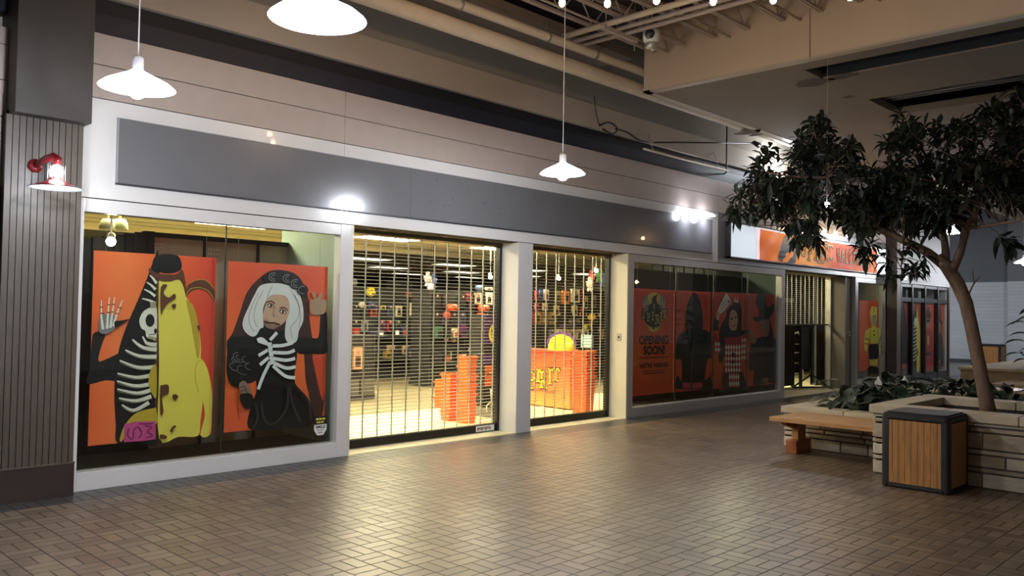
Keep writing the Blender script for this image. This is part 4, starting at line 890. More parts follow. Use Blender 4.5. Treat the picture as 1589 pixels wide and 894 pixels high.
pipe('sprinkler_pipe', [(7.94, 6.6, 4.88), (7.94, -2, 4.88)], .026, steel_w, 'lower painted conduit crossing toward the bulkhead', 'pipe')
b = MB(); a, c = onZ(936, 41, 4.86), onZ(981, 62, 4.86); b.box(a.x, c.x + .05, a.y - .02, a.y + .03, 4.83, 4.88, steel_w); 
for x in (a.x + .05, c.x): b.tube([(x, a.y, 4.88), (x, a.y, 5.42)], .006, chrome, 5)
b.tube([(c.x, a.y, 4.83), (c.x, a.y, 4.72)], .006, chrome, 5); tag(b.build('hanger_channel'), 'short painted metal channel hung below the joists', 'channel')
def joist(y):
    t = thing('roof_joist', 'open web painted steel joist under the dark roof deck', 'joist', (3.5, y, 5.0), 'open web roof joists')
    b = MB(); b.box(-3, 9.1, y - .03, y - .005, 5.0, 5.03, steel_w); b.box(-3, 9.1, y + .005, y + .03, 5.0, 5.03, steel_w); b.build('bottom_chord', t)
    b = MB(); b.box(-3, 9.1, y - .04, y + .04, 5.36, 5.42, steel_w); b.build('top_chord', t)
    b = MB(); x = -3
    while x < 9: b.tube([(x, y, 5.02), (x + .3, y, 5.38)], .010, steel_w, 5); b.tube([(x + .3, y, 5.38), (x + .6, y, 5.02)], .010, steel_w, 5); x += .6
    b.build('web', t); return t
j0 = joist(6.33)
for k in range(1, 11): dup(j0, (3.5, 6.33 - .45 * k, 5.0))
for k in range(4):
    pipe('roof_conduit', [(-2, 6.12 - .9 * k, 4.97), (9.1, 6.12 - .9 * k, 4.97)], .016, pipe_m, 'thin painted conduit running between the roof joists', 'conduit', 'thin roof conduits', 8)
for x in (5.2, 6.6, 8.4):
    b = MB(); b.tube([(x, 6.4, 5.06), (x, 1, 5.06)], .02, steel_w, 6); tag(b.build('cross_brace'), 'thin cross brace tying the roof joists together', 'brace', 'roof cross braces')
# cables, batten, arm and rod near the dark band
a = onY(998.6, 231.8, 7.30); c_ = onY(1130, 262, 7.30)
t = pipe('batten', [(a.x, 7.30, 4.02), (c_.x, 7.30, 4.02)], .018, pipe_m, 'thin pale batten hung before the dark band'); b = MB()
for x in (a.x + .25, c_.x - .3): b = MB(); b.tube([(x, 7.3, 4.03), (x, 7.405, 4.3)], .005, chrome, 5); b.build('bracket', t)
s0, s1 = onY(1015, 221, 7.38), onY(1172, 222, 6.95)
t = thing('arm_floodlight', 'dark horizontal arm with a small light at its end', 'lamp', tuple(s0)); b = MB(); b.tube([s0, s1], .012, black, 6); b.build('arm', t)
b = MB(); b.tube([s1 + Vector((-.05, 0, 0)), s1 + Vector((.12, 0, -.02))], [.035, .05], black, 10); b.tube([s1 + Vector((.05, 0, -.05)), s1 + Vector((.22, 0, .06))], .008, white_p, 6); b.build('lamp_head', t)
point('floodlight_light', s1 + Vector((1.5, .1, -.1)), P_ARM, cool, .1, t)
r0 = onY(1128, 187, 7.28)
b = MB(); b.tube([(r0.x, 7.28, 5.5), (r0.x, 7.28, 4.12), (r0.x + .02, 7.29, 4.06), (r0.x + .1, 7.33, 4.02), (r0.x + .22, 7.44, 4.00)], .012, black, 8); tag(b.build('hooked_rod'), 'dark hooked rod hanging down to the facade top', 'rod')
for k, pts in enumerate(([(922, 150), (925, 175), (930, 195)], [(930, 195), (945, 190), (958, 200), (950, 208), (935, 200)], [(955, 200), (972, 205), (980, 210), (992, 218), (1010, 222)])):
    b = MB(); b.tube([onY(u, v, 7.385 if k else 7.40) for u, v in crv(pts, 4)], .010 if k else .006, black, 6); tag(b.build('loose_cable'), ('thin dark cable dropping down the upper wall', 'coil of dark cable on top of the dark band', 'dark cable trailing right from the coil')[k], 'cable')
# security camera
q = onX(1011, 60, 8.25); t = thing('security_camera', 'white domed security camera hung before the bulkhead corner', 'camera', tuple(q)); b = MB()
b.tube([(q.x, q.y, q.z + .12), (q.x, q.y, 5.42)], .014, steel_w, 8); b.tube([(q.x, q.y + .05, q.z + .12), (q.x, q.y + .05, 5.42)], .010, steel_w, 8); b.build('drop_pole', t)
b = MB(); b.lathe([(0, .12), (.05, .12), (.10, .09), (.105, .0), (.09, -.04), (.06, -.08)], tuple(q), white_p, 20); b.build('housing', t)
b = MB(); b.ball(q + Vector((-.075, -.03, .03)), .062, M('dome_dark', (50, 52, 58), .08, coat=1), 16); b.build('dome', t)
b = MB(); b.lathe([(.075, -.05), (.085, -.09), (.07, -.13), (.0, -.14)], tuple(q), chrome, 18); b.build('mount_ring', t)
# ================================================================ WALKWAY FURNITURE
wood_b = M('bin_wood', (158, 108, 54), .55, noise=.22, nscale=5, stretch=(9, 9, 1.2), bump=.15, bscale=20)
wood_l = M('bench_wood', (172, 124, 72), .65, noise=.2, nscale=6, stretch=(9, 1.2, 9), bump=.1)
wood_d = M('bench_leg_wood', (150, 84, 42), .5, noise=.2, nscale=8)
plastic = M('bin_plastic', (17, 15, 16), .6, noise=.1, nscale=30)
# litter bin
def bin_(x0, x1, y0, y1, h, label, n=9, k=1.0, face='X'):
    t = thing('litter_bin', label, 'bin', ((x0 + x1) / 2, (y0 + y1) / 2, 0)); b = MB()
    i = .012
    b.rbox(x0 + i, x1 - i, y0 + i, y1 - i, 0.01, h - .03, plastic, .05); b.build('liner_body', t)
    b = MB(); r = .045
    for cx_, cy_ in ((x0 + r, y0 + r), (x0 + r, y1 - r), (x1 - r, y0 + r), (x1 - r, y1 - r)): b.rbox(cx_ - r, cx_ + r, cy_ - r, cy_ + r, 0, h - .045, plastic, .03)
    b.rbox(x0, x1, y0, y1, 0, .045, plastic, .045); b.build('corner_frame', t)
    b = MB(); b.rbox(x0 - .004, x1 + .004, y0 - .004, y1 + .004, h - .075, h - .012, plastic, .05); b.rbox(x0 + .03, x1 - .03, y0 + .03, y1 - .03, h - .014, h, plastic, .04); b.build('lid', t)
    b = MB(); wy = (y1 - y0 - 2 * r * k) / n
    for j in range(n): b.box(x0 + .002, x0 + .014, y0 + r * k + j * wy + .0012, y0 + r * k + (j + 1) * wy - .0012, .044, h - .074, wood_b)
    b.build('front_slats', t, bevel=.0015)
    b = MB(); m = max(3, int(n * .8)); wx = (x1 - x0 - .12) / m
    for j in range(m): b.box(x0 + .06 + j * wx + .0012, x0 + .06 + (j + 1) * wx - .0012, y0 + .002, y0 + .014, .044, h - .074, wood_b)
    b.build('side_slats', t, bevel=.0015)
bin_(7.985, 8.545, 2.39, 2.975, .692, 'wood panelled litter bin with black corners before the stone planter')
bin_(31.0, 31.7, 7.72, 8.62, .74, 'small wood panelled bin far away by the white brick wall')

stones = [M('stone_a', (176, 162, 140), .75, noise=.16, nscale=7, bump=.7, bscale=18, stretch=(1, 1, 2.5)), M('stone_b', (158, 142, 118), .75, noise=.2, nscale=8, bump=.7, bscale=18, stretch=(1, 1, 2.5)), M('stone_c', (190, 178, 156), .75, noise=.14, nscale=6, bump=.7, bscale=18, stretch=(1, 1, 2.5))]
mortar = M('stone_mortar', (88, 80, 72), .9, noise=.15); cap_m = M('stone_cap', (184, 168, 138), .6, noise=.12, nscale=5, bump=.25)
soil = M('soil', (38, 28, 22), .95, noise=.3, nscale=30, bump=.8)
def stone_face(b, axis, c, a0, a1, zt, rows=None, seed=1):
    """courses of rough stones on a wall face: axis 'X' -> plane x = c running along y; outward is -X or -Y / +Y"""
    rnd = random.Random(seed); z = .0; i = 0
    hs = rows or [.14, .05, .115, .05, .155, .05, .12]
    while z < zt - .02:
        h = min(hs[i % len(hs)], zt - z); a = a0
        while a < a1 - .01:
            L = rnd.uniform(.26, .52) if h > .08 else rnd.uniform(.4, .8); e = min(a + L, a1)
            if a1 - e < .1: e = a1
            o = rnd.uniform(.0, .014); m = rnd.choice(stones)
            if axis == 'X': b.box(c - .012 - o, c + .03, a + .007, e - .007, z + .008, z + h - .008, m)
            else: b.box(a + .007, e - .007, c - .012 - o, c + .03, z + .008, z + h - .008, m)
            a = e
        z += h; i += 1
# raised planter
HX0, HX1, HY0, HY1, HZ = 8.57, 10.25, -1.5, 3.27, .60
t = thing('stone_planter', 'raised stone planter with the tree behind the litter bin', 'planter', (9.4, .9, 0))
b = MB(); b.box(HX0 + .01, HX0 + .2, HY0, HY1 - .02, 0, HZ, mortar); b.box(HX0 + .01, HX1, HY1 - .2, HY1 - .015, 0, HZ, mortar); b.box(HX1 - .2, HX1, HY0, HY1 - .02, 0, HZ, mortar)
stone_face(b, 'X', HX0 + .015, HY0, HY1, HZ, seed=5)
rnd = random.Random(3); z = 0
for i, h in enumerate([.14, .05, .115, .05, .155, .05]):
    o = rnd.uniform(0, .012); b.box(HX0 + .012, HX0 + .30, HY1 - .03, HY1 + .005 + o, z + .008, z + h - .008, stones[i % 3]); b.box(HX0 + .32, HX0 + .85, HY1 - .03, HY1 + .005 + o, z + .008, z + h - .008, stones[(i + 1) % 3]); z += h
b.build('stone_wall', t, bevel=.006)
b = MB()
ys = [HY1 + .035, 2.62, 1.98, 1.0, 0.2, -.7, HY0]
for a, c in zip(ys, ys[1:]): b.box(HX0 - .035, HX0 + .26, c + .003, a - .003, HZ, HZ + .085, cap_m)
ys2 = [HY1 + .035, 2.35, 1.4, .4, -.6, HY0]
for a, c in zip(ys2, ys2[1:]): b.box(HX1 - .24, HX1 + .03, c + .003, a - .003, HZ, HZ + .085, cap_m)
b.box(HX0 + .263, HX1 - .243, HY1 - .22, HY1 + .034, HZ, HZ + .085, cap_m); b.build('cap_stones', t, bevel=.008)
b = MB(); b.box(HX0 + .18, HX1 - .18, HY0, HY1 - .18, .45, .575, soil); so = b.build('soil', t); so['kind'] = 'stuff'
# lower planter
LX0, LX1, LY1, LZ = 9.50, 13.6, 4.68, .40
t = thing('stone_planter', 'low stone planter full of peace lilies behind the bench', 'planter', (11.5, 4.0, 0))
b = MB(); b.box(LX0 + .01, LX0 + .2, 3.29, LY1 - .01, 0, LZ, mortar); b.box(LX0 + .01, LX1, LY1 - .2, LY1 - .01, 0, LZ, mortar); b.box(LX1 - .2, LX1, 0, LY1 - .01, 0, LZ, mortar)
stone_face(b, 'X', LX0 + .015, 3.3, LY1, LZ, [.13, .06, .05, .16], seed=9); b.build('stone_wall', t, bevel=.006)
b = MB(); 
for a, c in ((LY1 + .03, 3.95), (3.95, 3.31)): b.box(LX0 - .03, LX0 + .27, c + .003, a - .003, LZ, LZ + .078, cap_m)
for a, c in ((LX0 + .27, 10.9), (10.9, 12.2), (12.2, LX1 + .03)): b.box(a + .003, c - .003, LY1 - .24, LY1 + .03, LZ, LZ + .078, cap_m)
b.box(LX1 - .25, LX1 + .03, 0, LY1 - .245, LZ, LZ + .078, cap_m); b.build('cap_stones', t, bevel=.008)
b = MB(); b.box(LX0 + .18, LX1 - .18, 3.31, LY1 - .18, .2, .38, soil); b.box(HX1 + .035, LX1 - .18, 0, 3.31, .2, .38, soil); so = b.build('soil', t); so['kind'] = 'stuff'
# bench
t = thing('bench', 'honey coloured wooden bench along the low stone planter', 'bench', (9.05, 3.9, 0))
b = MB()
for k in range(3): b.box(8.70 + k * .255, 8.70 + (k + 1) * .255 - .003, 3.295, 4.46, .385, .432, wood_l)
b.build('seat', t, bevel=.005)
for yy in (4.33, 3.36):
    b = MB(); b.box(9.02, 9.40, yy - .04, yy + .09, 0, .15, wood_d); b.box(9.10, 9.30, yy - .02, yy + .06, .15, .385, wood_l)
    b.hexa([(8.84, yy - .01, .34), (9.10, yy - .01, .27), (9.10, yy + .05, .27), (8.84, yy + .05, .34)], [(8.80, yy - .01, .385), (9.10, yy - .01, .385), (9.10, yy + .05, .385), (8.80, yy + .05, .385)], wood_d)
    b.build('leg', t, bevel=.006)
# far bench and far planter seen past the tree trunk
t = thing('bench', 'far reddish bench end seen past the tree trunk', 'bench', (15.6, 3.0, 0)); b = MB(); b.box(14.9, 15.6, 1.5, 3.9, .40, .45, M('far_bench_top', (176, 150, 140), .4, noise=.05)); b.box(14.92, 15.58, 1.5, 3.88, .32, .40, M('far_bench_edge', (96, 46, 32), .5)); b.build('seat', t, bevel=.005)
b = MB(); b.box(15.0, 15.4, 3.3, 3.7, 0, .32, wood_d); b.build('leg', t); b = MB(); b.box(15.0, 15.4, 1.7, 2.1, 0, .32, wood_d); b.build('leg', t)
t = thing('stone_planter', 'far stepped stone planter at the right edge of the picture', 'planter', (17.5, 3.2, 0)); b = MB()
fst = M('far_stone', (112, 92, 70), .8, noise=.2); fcp = M('far_cap', (128, 110, 86), .8, noise=.1)
b.box(15.75, 19.5, 0, 4.05, 0, .42, fst); b.box(17.0, 22.0, 0, 4.9, 0, .62, fst); b.build('stone_wall', t, bevel=.006); b = MB(); b.box(15.72, 17.0, 0, 4.08, .42, .48, fcp); b.box(16.97, 22.0, 0, 4.93, .62, .67, fcp); b.build('cap_stones', t, bevel=.006)

# ---------------------------------------------------------------- leaves
leaf_g = M('leaf_dark', (26, 38, 24), .55, noise=.35, nscale=5); leaf_g2 = M('leaf_lily', (28, 46, 24), .65, noise=.35, nscale=7)
def leaf(b, p, d, L, w, mat, droop=.35, up=Vector((0, 0, 1)), seg=3, roll=0.0):
    d = d.normalized(); side = d.cross(up)
    if side.length < .05: side = d.cross(Vector((1, 0, 0)))
    side.normalize()
    if roll: side = (Matrix.Rotation(roll, 3, d) @ side)
    nrm = side.cross(d).normalized(); prof = {3: [0, .85, .95, 0], 4: [0.06, .7, 1.0, .75, 0], 2: [0, 1, 0]}[seg]
    mid = []; vs = []
    for i in range(seg + 1):
        t = i / seg; c = p + d * (L * t) - Vector((0, 0, 1)) * (L * droop * t * t); ww = w * .5 * prof[i]
        vs += [c + side * ww + nrm * ww * .25, c, c - side * ww + nrm * ww * .25]
    fs = []
    for i in range(seg):
        a = i * 3; fs += [(a, a + 1, a + 4, a + 3), (a + 1, a + 2, a + 5, a + 4)]
    b.mesh(vs, fs, mat, True)
rt = random.Random(21)
bark = M('tree_bark', (112, 88, 70), .8, noise=.22, nscale=14, bump=.5, bscale=30, stretch=(1, 1, .3))
TX = 9.45
def tp(u, v, x=TX): return onX(u, v, x)
tree = thing('indoor_tree', 'slender indoor tree with dark leaves growing from the stone planter', 'tree', tuple(tp(1534, 640) * Vector((1, 1, 0)) if False else (TX, tp(1534, 640).y, .575)))
def branch(pts, r0, r1, b, n=8):
    P3 = [tp(*q) for q in pts]; k = len(P3); b.tube(P3, [r0 + (r1 - r0) * i / (k - 1) for i in range(k)], bark, n); return P3
b = MB()
tk = [(1534, 646), (1531, 625), (1524, 590), (1515, 545), (1507, 505), (1499, 470), (1486, 440), (1468, 412), (1456, 398)]
tk3 = [tp(*q) for q in tk]; b.tube(tk3, [.085, .072, .066, .064, .064, .066, .070, .068, .05], bark, 14); b.build('trunk', tree)
B = MB(); skel = []
for pts, r0, r1 in (
    ([(1465, 412), (1440, 392, 9.42), (1412, 378, 9.4), (1380, 362, 9.35), (1350, 352, 9.3), (1318, 344, 9.3), (1285, 335, 9.25), (1250, 325, 9.25), (1205, 315, 9.3), (1165, 318, 9.3)], .052, .010),
    ([(1468, 412), (1467, 385, 9.5), (1462, 350, 9.55), (1466, 315, 9.6), (1480, 275, 9.6), (1498, 230, 9.6), (1515, 190, 9.6)], .045, .010),
    ([(1476, 425), (1490, 392, 9.4), (1500, 355, 9.35), (1520, 315, 9.3), (1548, 275, 9.2), (1580, 240, 9.1), (1620, 210, 9.0)], .045, .012),
    ([(1318, 344, 9.3), (1300, 315, 9.2), (1285, 275, 9.1), (1270, 235, 9.1), (1262, 190, 9.1)], .018, .006),
    ([(1380, 362, 9.35), (1392, 320, 9.5), (1396, 270, 9.6), (1398, 225, 9.7), (1392, 190, 9.7)], .018, .005),
    ([(1412, 378, 9.4), (1402, 395, 9.2), (1398, 415, 9.1), (1402, 435, 9.1)], .012, .005),
    ([(1462, 350, 9.55), (1440, 325, 9.7), (1420, 300, 9.8), (1380, 280, 9.9), (1340, 275, 9.9)], .02, .006),
    ([(1500, 355, 9.35), (1530, 350, 9.1), (1565, 345, 8.9), (1600, 340, 8.8)], .02, .006),
    ([(1285, 335, 9.25), (1240, 345, 9.1), (1200, 350, 9.0), (1160, 350, 9.0)], .012, .004),
    ([(1285, 275, 9.1), (1240, 275, 9.1), (1200, 270, 9.1), (1170, 260, 9.1)], .012, .004)):
    P3 = branch(pts, r0, r1, B); skel += P3
    for a_, c_ in zip(P3, P3[1:]): skel += [a_.lerp(c_, .33), a_.lerp(c_, .66)]
B.build('branch', tree)
B = MB()
for pts, r0 in (([(1498, 472), (1504, 455), (1511, 440), (1509, 418)], .014), ([(1511, 441), (1518, 432), (1522, 428)], .006), ([(1500, 462), (1495, 448), (1497, 436)], .008)): branch(pts, r0, .003, B, 6)
B.build('dead_twig', tree)
# crown outline in the view, sampled at several depths
crown = [(1128, 338), (1150, 300), (1165, 262), (1182, 232), (1215, 252), (1240, 240), (1246, 205), (1258, 174), (1278, 190), (1285, 225), (1318, 222), (1332, 255), (1372, 262), (1380, 190), (1400, 178), (1432, 200), (1440, 228), (1455, 192), (1490, 188), (1525, 180), (1545, 160), (1600, 140), (1640, 150), (1640, 340), (1590, 330), (1545, 335), (1500, 345), (1462, 372), (1440, 352), (1400, 372), (1360, 362), (1352, 395), (1335, 398), (1325, 372), (1290, 345), (1262, 352), (1270, 388), (1232, 384), (1222, 352), (1190, 362), (1165, 350), (1140, 360)]
def inside(u, v, poly):
    c = False; n = len(poly)
    for i in range(n):
        (x1, y1), (x2, y2) = poly[i], poly[i - 1]
        if (y1 > v) != (y2 > v) and u < (x2 - x1) * (v - y1) / (y2 - y1) + x1: c = not c
    return c
tips = []
while len(tips) < 620:
    u, v = rt.uniform(1120, 1640), rt.uniform(145, 400)
    if inside(u, v, crown) and inside(u, v + 13, crown):
        # the upper right of the crown is looser
        if u > 1340 and v < 260 and rt.random() < .45: continue
        tips.append(tp(u, v, TX + max(-.8, min(.8, rt.gauss(-.1, .38)))))
for u, v in ((1372, 400), (1385, 412), (1398, 408), (1412, 415), (1425, 405), (1405, 430), (1390, 432), (1420, 425), (1350, 395), (1342, 382), (1556, 372), (1545, 366), (1562, 378), (1430, 355), (1418, 368), (1448, 362), (1408, 388)): tips.append(tp(u, v, 9.15 + rt.uniform(-.1, .1)))
twb = MB(); lfb = MB()
for q in tips:
    a = min(skel, key=lambda s: (s - q).length); m = a.lerp(q, .5) + Vector((rt.uniform(-.05, .05), rt.uniform(-.05, .05), rt.uniform(0, .08)))
    dd = (q - a); dd = dd.normalized() if dd.length > .05 else Vector((rt.uniform(-1, 1), rt.uniform(-1, 1), .5)).normalized()
    e = q + (dd + Vector((0, 0, .5))).normalized() * .10
    if rt.random() < .8: twb.tube([a, m, q, e], [.006, .005, .004, .002], bark, 4, caps=False)
    n = rt.randint(8, 12); ph = rt.uniform(0, 6.28); ax = (dd + Vector((0, 0, .3))).normalized(); s1_ = ax.cross(Vector((.3, .2, 1))).normalized(); s2_ = ax.cross(s1_)
    for k in range(n):
        an = ph + k * 2.4; o_ = q.lerp(e, k / n); dr = (s1_ * math.cos(an) + s2_ * math.sin(an)) * rt.uniform(.7, 1.1) + ax * rt.uniform(.1, .8)
        leaf(lfb, o_, dr, rt.uniform(.11, .18), rt.uniform(.042, .062), leaf_g, rt.uniform(.1, .6), roll=rt.uniform(-.5, .5))
twb.build('twig', tree); lfb.build('foliage', tree)

# ---------------------------------------------------------------- peace lilies in the low planter
def lily(x, y, z, r, n, label, flowers=(), seed=0, grp='peace lilies in the low planter'):
    rr = random.Random(seed); t = thing('peace_lily', label, 'plant', (x, y, z), grp); b = MB(); st = MB()
    for k in range(n):
        a = rr.uniform(0, 6.28); el = rr.uniform(.35, 1.25); h = r * rr.uniform(.35, .9); d = Vector((math.cos(a) * math.cos(el), math.sin(a) * math.cos(el), math.sin(el)))
        p0 = Vector((x + rr.uniform(-.05, .05), y + rr.uniform(-.05, .05), z)); p1 = p0 + d * h; st.tube([p0, p0.lerp(p1, .6) + Vector((0, 0, .02)), p1], [.005, .004, .003], leaf_g2, 4, caps=False)
        dl = Vector((math.cos(a), math.sin(a), rr.uniform(-.1, .45))); leaf(b, p1, dl, rr.uniform(.2, .32), rr.uniform(.09, .135), leaf_g2, rr.uniform(.3, .8), seg=4, roll=rr.uniform(-.3, .3))
    b.build('foliage', t); st.build('stems', t)
    for (fx, fy, fz, sz) in flowers:
        f = MB(); f.tube([(x, y, z), (x + (fx - x) * .7, y + (fy - y) * .7, z + (fz - z) * .6), (fx, fy, fz)], .005, leaf_g2, 5); ctr = Vector((fx, fy, fz))
        vs = []; 
        for i, w in enumerate((.0, .6, .95, 1, .75, .35, 0)):
            hh = i / 6 * sz
            for s_ in (-1, 0, 1): vs.append(ctr + Vector((-.02 + .022 * abs(s_) - .01, s_ * w * sz * .26 - .01, hh)))
        fs = []
        for i in range(6):
            a = i * 3; fs += [(a, a + 1, a + 4, a + 3), (a + 1, a + 2, a + 5, a + 4)]
        f.mesh(vs, fs, M('spathe_white', (214, 216, 206), .5), True); f.tube([ctr + Vector((-.03, 0, .01)), ctr + Vector((-.035, 0, sz * .5))], .006, M('spadix', (190, 190, 120), .6), 6); f.build('flower', t)
fA = onX(1362, 598, 10.3); fB = onX(1403, 596, 11.2)
spec = [(9.98, 4.15, 0.43, 9, 'peace lily clump spilling over the near left corner of the low planter', ()),
        (10.35, 3.75, 0.53, 22, 'peace lily with an upright white flower in the low planter', ((fA.x, fA.y, fA.z - .06, .17),)),
        (10.3, 4.2, 0.50, 20, 'leafy peace lily at the shop side of the low planter', ()),
        (10.9, 3.5, 0.50, 18, 'peace lily hidden low behind the raised planter corner', ()),
        (11.1, 4.0, 0.58, 22, 'peace lily with a leaning white flower farther along the planter', ((fB.x, fB.y, fB.z - .04, .15),)),
        (11.6, 3.3, 0.53, 18, 'peace lily before the brown post in the low planter', ()), (12.0, 3.9, 0.50, 16, 'peace lily at the back of the low planter', ()),
        (11.5, 2.7, 0.45, 14, 'peace lily behind the back cap of the raised planter', ()), (12.4, 3.1, 0.50, 14, 'far peace lily right of the black windows', ()), (11.2, 2.2, 0.33, 10, 'small peace lily beside the tree trunk', ()), (9.95, 3.62, 0.38, 12, 'peace lily beside the raised planter wall', ()), (12.3, 2.4, 0.33, 10, 'low peace lily right of the tree trunk', ()), (12.9, 3.6, 0.43, 12, 'peace lily at the far corner of the low planter', ())]
for i, (x, y, r, n, lb, fl) in enumerate(spec): lily(x, y, .38, r, int(n * 2.0), lb, fl, 40 + i)
# large leaved plant in the far planter at the right edge
rr = random.Random(4); q = onX(1600, 560, 17.6); t = thing('broadleaf_plant', 'tall broad leaved plant cut by the right edge of the picture', 'plant', (q.x, q.y, .62)); b = MB(); st = MB()
for u, v in ((1572, 548), (1585, 520), (1580, 500), (1592, 490), (1590, 560), (1578, 530), (1600, 540), (1610, 510), (1600, 480)):
    p = onX(u + 12, v, 17.6 + rr.uniform(-.3, .3)); st.tube([(q.x, q.y, .62), (p + Vector((q.x, q.y, .62))) / 2 + Vector((0, 0, .1)), p], .012, leaf_g2, 5); leaf(b, p, Vector((rr.uniform(-.3, .3), 1, rr.uniform(-.2, .5))), .36, .26, leaf_g, .5, seg=4); leaf(b, p, Vector((rr.uniform(-.6, .3), -.6, .3)), .34, .24, leaf_g, .6, seg=4)
b.build('foliage', t); st.build('stems', t)

# ---------------------------------------------------------------- far doorway contents
b = MB()
for k in range(44): b.box(14.98 + k * .21, 15.17 + k * .21, 10.4 + .03 * (k % 2), 10.44 + .03 * (k % 2), 0.02, 2.88, curtain)
tag(b.build('curtain'), 'dark full height curtain added to darken the space behind the half lowered grille', 'curtain')  # made-up dark backing that keeps the doorway from looking bright
drape = M('black_panel', (34, 33, 31), .75, noise=.15, nscale=4)
for i, (xa, xb, yy, lb) in enumerate(((15.1, 17.56, 8.42, 'left black freestanding panel inside the far doorway'), (18.49, 20.2, 8.42, 'right black freestanding panel inside the far doorway'))):
    t = thing('partition_panel', lb, 'panel', ((xa + xb) / 2, yy, 0)); b = MB(); b.box(xa, xb, yy, yy + .05, .04, 1.85, drape); b.build('board', t); b = MB(); b.box(xa, xa + .03, yy - .01, yy + .06, 0, 1.87, black); b.box(xb - .03, xb, yy - .01, yy + .06, 0, 1.87, black); b.box(xa, xb, yy - .01, yy + .06, 1.84, 1.87, black); b.build('frame', t)
t = thing('sign_stand', 'black tubular sign stand with splayed feet in the far doorway', 'stand', (17.6, 8.05, 0)); b = MB()
a = onY(1259, 600, 8.05); b.tube([(a.x, 8.05, .25), (a.x, 8.05, 1.30)], .03, black, 8); b.build('post', t); b = MB(); b.box(a.x - .5, a.x + .02, 8.06, 8.09, .42, 1.34, M('stand_board', (18, 20, 34), .5)); b.box(a.x - .5, a.x - .46, 8.04, 8.1, .02, 1.36, black); b.build('board', t)
b = MB(); 
for dx, dy in ((-.36, .25), (.36, -.22)): b.tube([(a.x, 8.05, .30), (a.x + dx, 8.05 + dy, .02)], .02, black, 6)
b.tube([(a.x - .36, 8.3, .02), (a.x + .36, 7.83, .02)], .02, black, 6); b.build('feet', t)
a = onY(1239, 500, 9.6); c = onY(1248, 596, 9.6)
t = thing('hand_truck', 'white tubular hand truck glimpsed between the black panels', 'hand truck', (c.x, 9.6, 0)); b = MB(); wt = M('white_tube', (222, 222, 206), .4)
b.tube([(a.x - .25, 9.6, 1.12), (a.x - .02, 9.6, 1.16), (a.x + .12, 9.6, 1.05), (a.x + .12, 9.6, .6), (c.x - .05, 9.6, .05)], .022, wt, 8)
b.tube([(a.x - .5, 9.6, .6), (a.x - .5, 9.6, .05)], .018, wt, 8); b.build('frame', t); b = MB()
for z in (.12, .38, .64, .86): b.tube([(a.x - .5, 9.6, z), (a.x + .10, 9.6, z)], .014, wt, 6)
b.build('rungs', t); b = MB(); b.box(a.x - .5, a.x + .05, 9.35, 9.62, .0, .02, wt); b.build('toe_plate', t)
b = MB(); b.box(a.x - .7, a.x + .0, 9.95, 10.3, .0, .72, M('cardboard', (150, 110, 76), .8)); tag(b.build('cardboard_box', bevel=.004), 'cardboard box behind the white hand truck', 'box')
b = MB(); p = onY(1226, 450, 10.3); b.box(p.x - .42, p.x + .25, 10.30, 10.32, 1.45, 2.05, M('pale_notice', (170, 166, 130), .6)); tag(b.build('notice_board'), 'pale notice board seen through the half lowered grille', 'notice'); 
# ================================================================ SHOP INTERIOR
rk = M('rack_black', (20, 20, 22), .7, noise=.15); rk2 = M('rack_edge', (44, 44, 46), .5)
def rack(u0, u1, vtop, y, depth, label, shelves=(), zt=None):
    a, c = onY(u0, vtop, y), onY(u1, vtop, y); z1 = zt or min(2.6, (a.z + c.z) / 2); t = thing('display_rack', label, 'display rack', ((a.x + c.x) / 2, y + depth / 2, 0))
    b = MB(); b.box(a.x, c.x, y, y + depth, .1, z1, rk); b.build('back_panel', t)
    b = MB(); b.box(a.x - .02, c.x + .02, y - .02, y + depth + .02, 0, .1, rk2)
    b.build('base', t); b = MB()
    n = max(2, int((c.x - a.x) / .9)); 
    for k in range(n + 1): b = MB(); x = a.x + (c.x - a.x) * k / n; b.box(x - .015, x + .015, y - .012, y, .1, z1, rk2); b.build('upright', t)
    if shelves:
        for z in shelves: b = MB(); b.box(a.x, c.x, y - .22, y, z - .02, z, rk2); b.build('shelf', t)
    return a.x, c.x, z1
RA = 15.3; RB = 13.0; RC = 12.4; RN = 11.86
A = rack(500, 645, 446, RA, .6, 'tall black rack seen through the left part of the left grille', (.45, .95))
B_ = rack(668, 772, 452, RB, .6, 'tall black rack behind the pumpkin masks', (.5, 1.0))
C_ = rack(815, 962, 449, RC, .6, 'tall black rack behind the orange counter', (.6,))
N_ = rack(510, 581, 520, RN, .55, 'low black display cabinet just inside the left grille', ())
rack(640, 672, 440, 20.5, .6, 'far black rack at the end of the aisle', ())
rack(600, 800, 440, 23.5, .6, 'dark rack along the back of the shop', (), zt=2.6)
rack(810, 850, 452, 21.0, .6, 'dark rack behind the rack of the right grille', (), zt=2.5)
pcols = [(150, 40, 40), (190, 180, 150), (60, 60, 90), (120, 90, 60), (170, 150, 130), (90, 40, 90), (60, 90, 70), (200, 190, 175), (110, 110, 120), (150, 120, 60)]
pm = [M('pack_%d' % i, c, .35, noise=.35, nscale=16) for i, c in enumerate(pcols)]
card = M('header_card', (160, 60, 30), .5); dark_c = M('pack_dark', (34, 32, 36), .35, noise=.3, nscale=12)
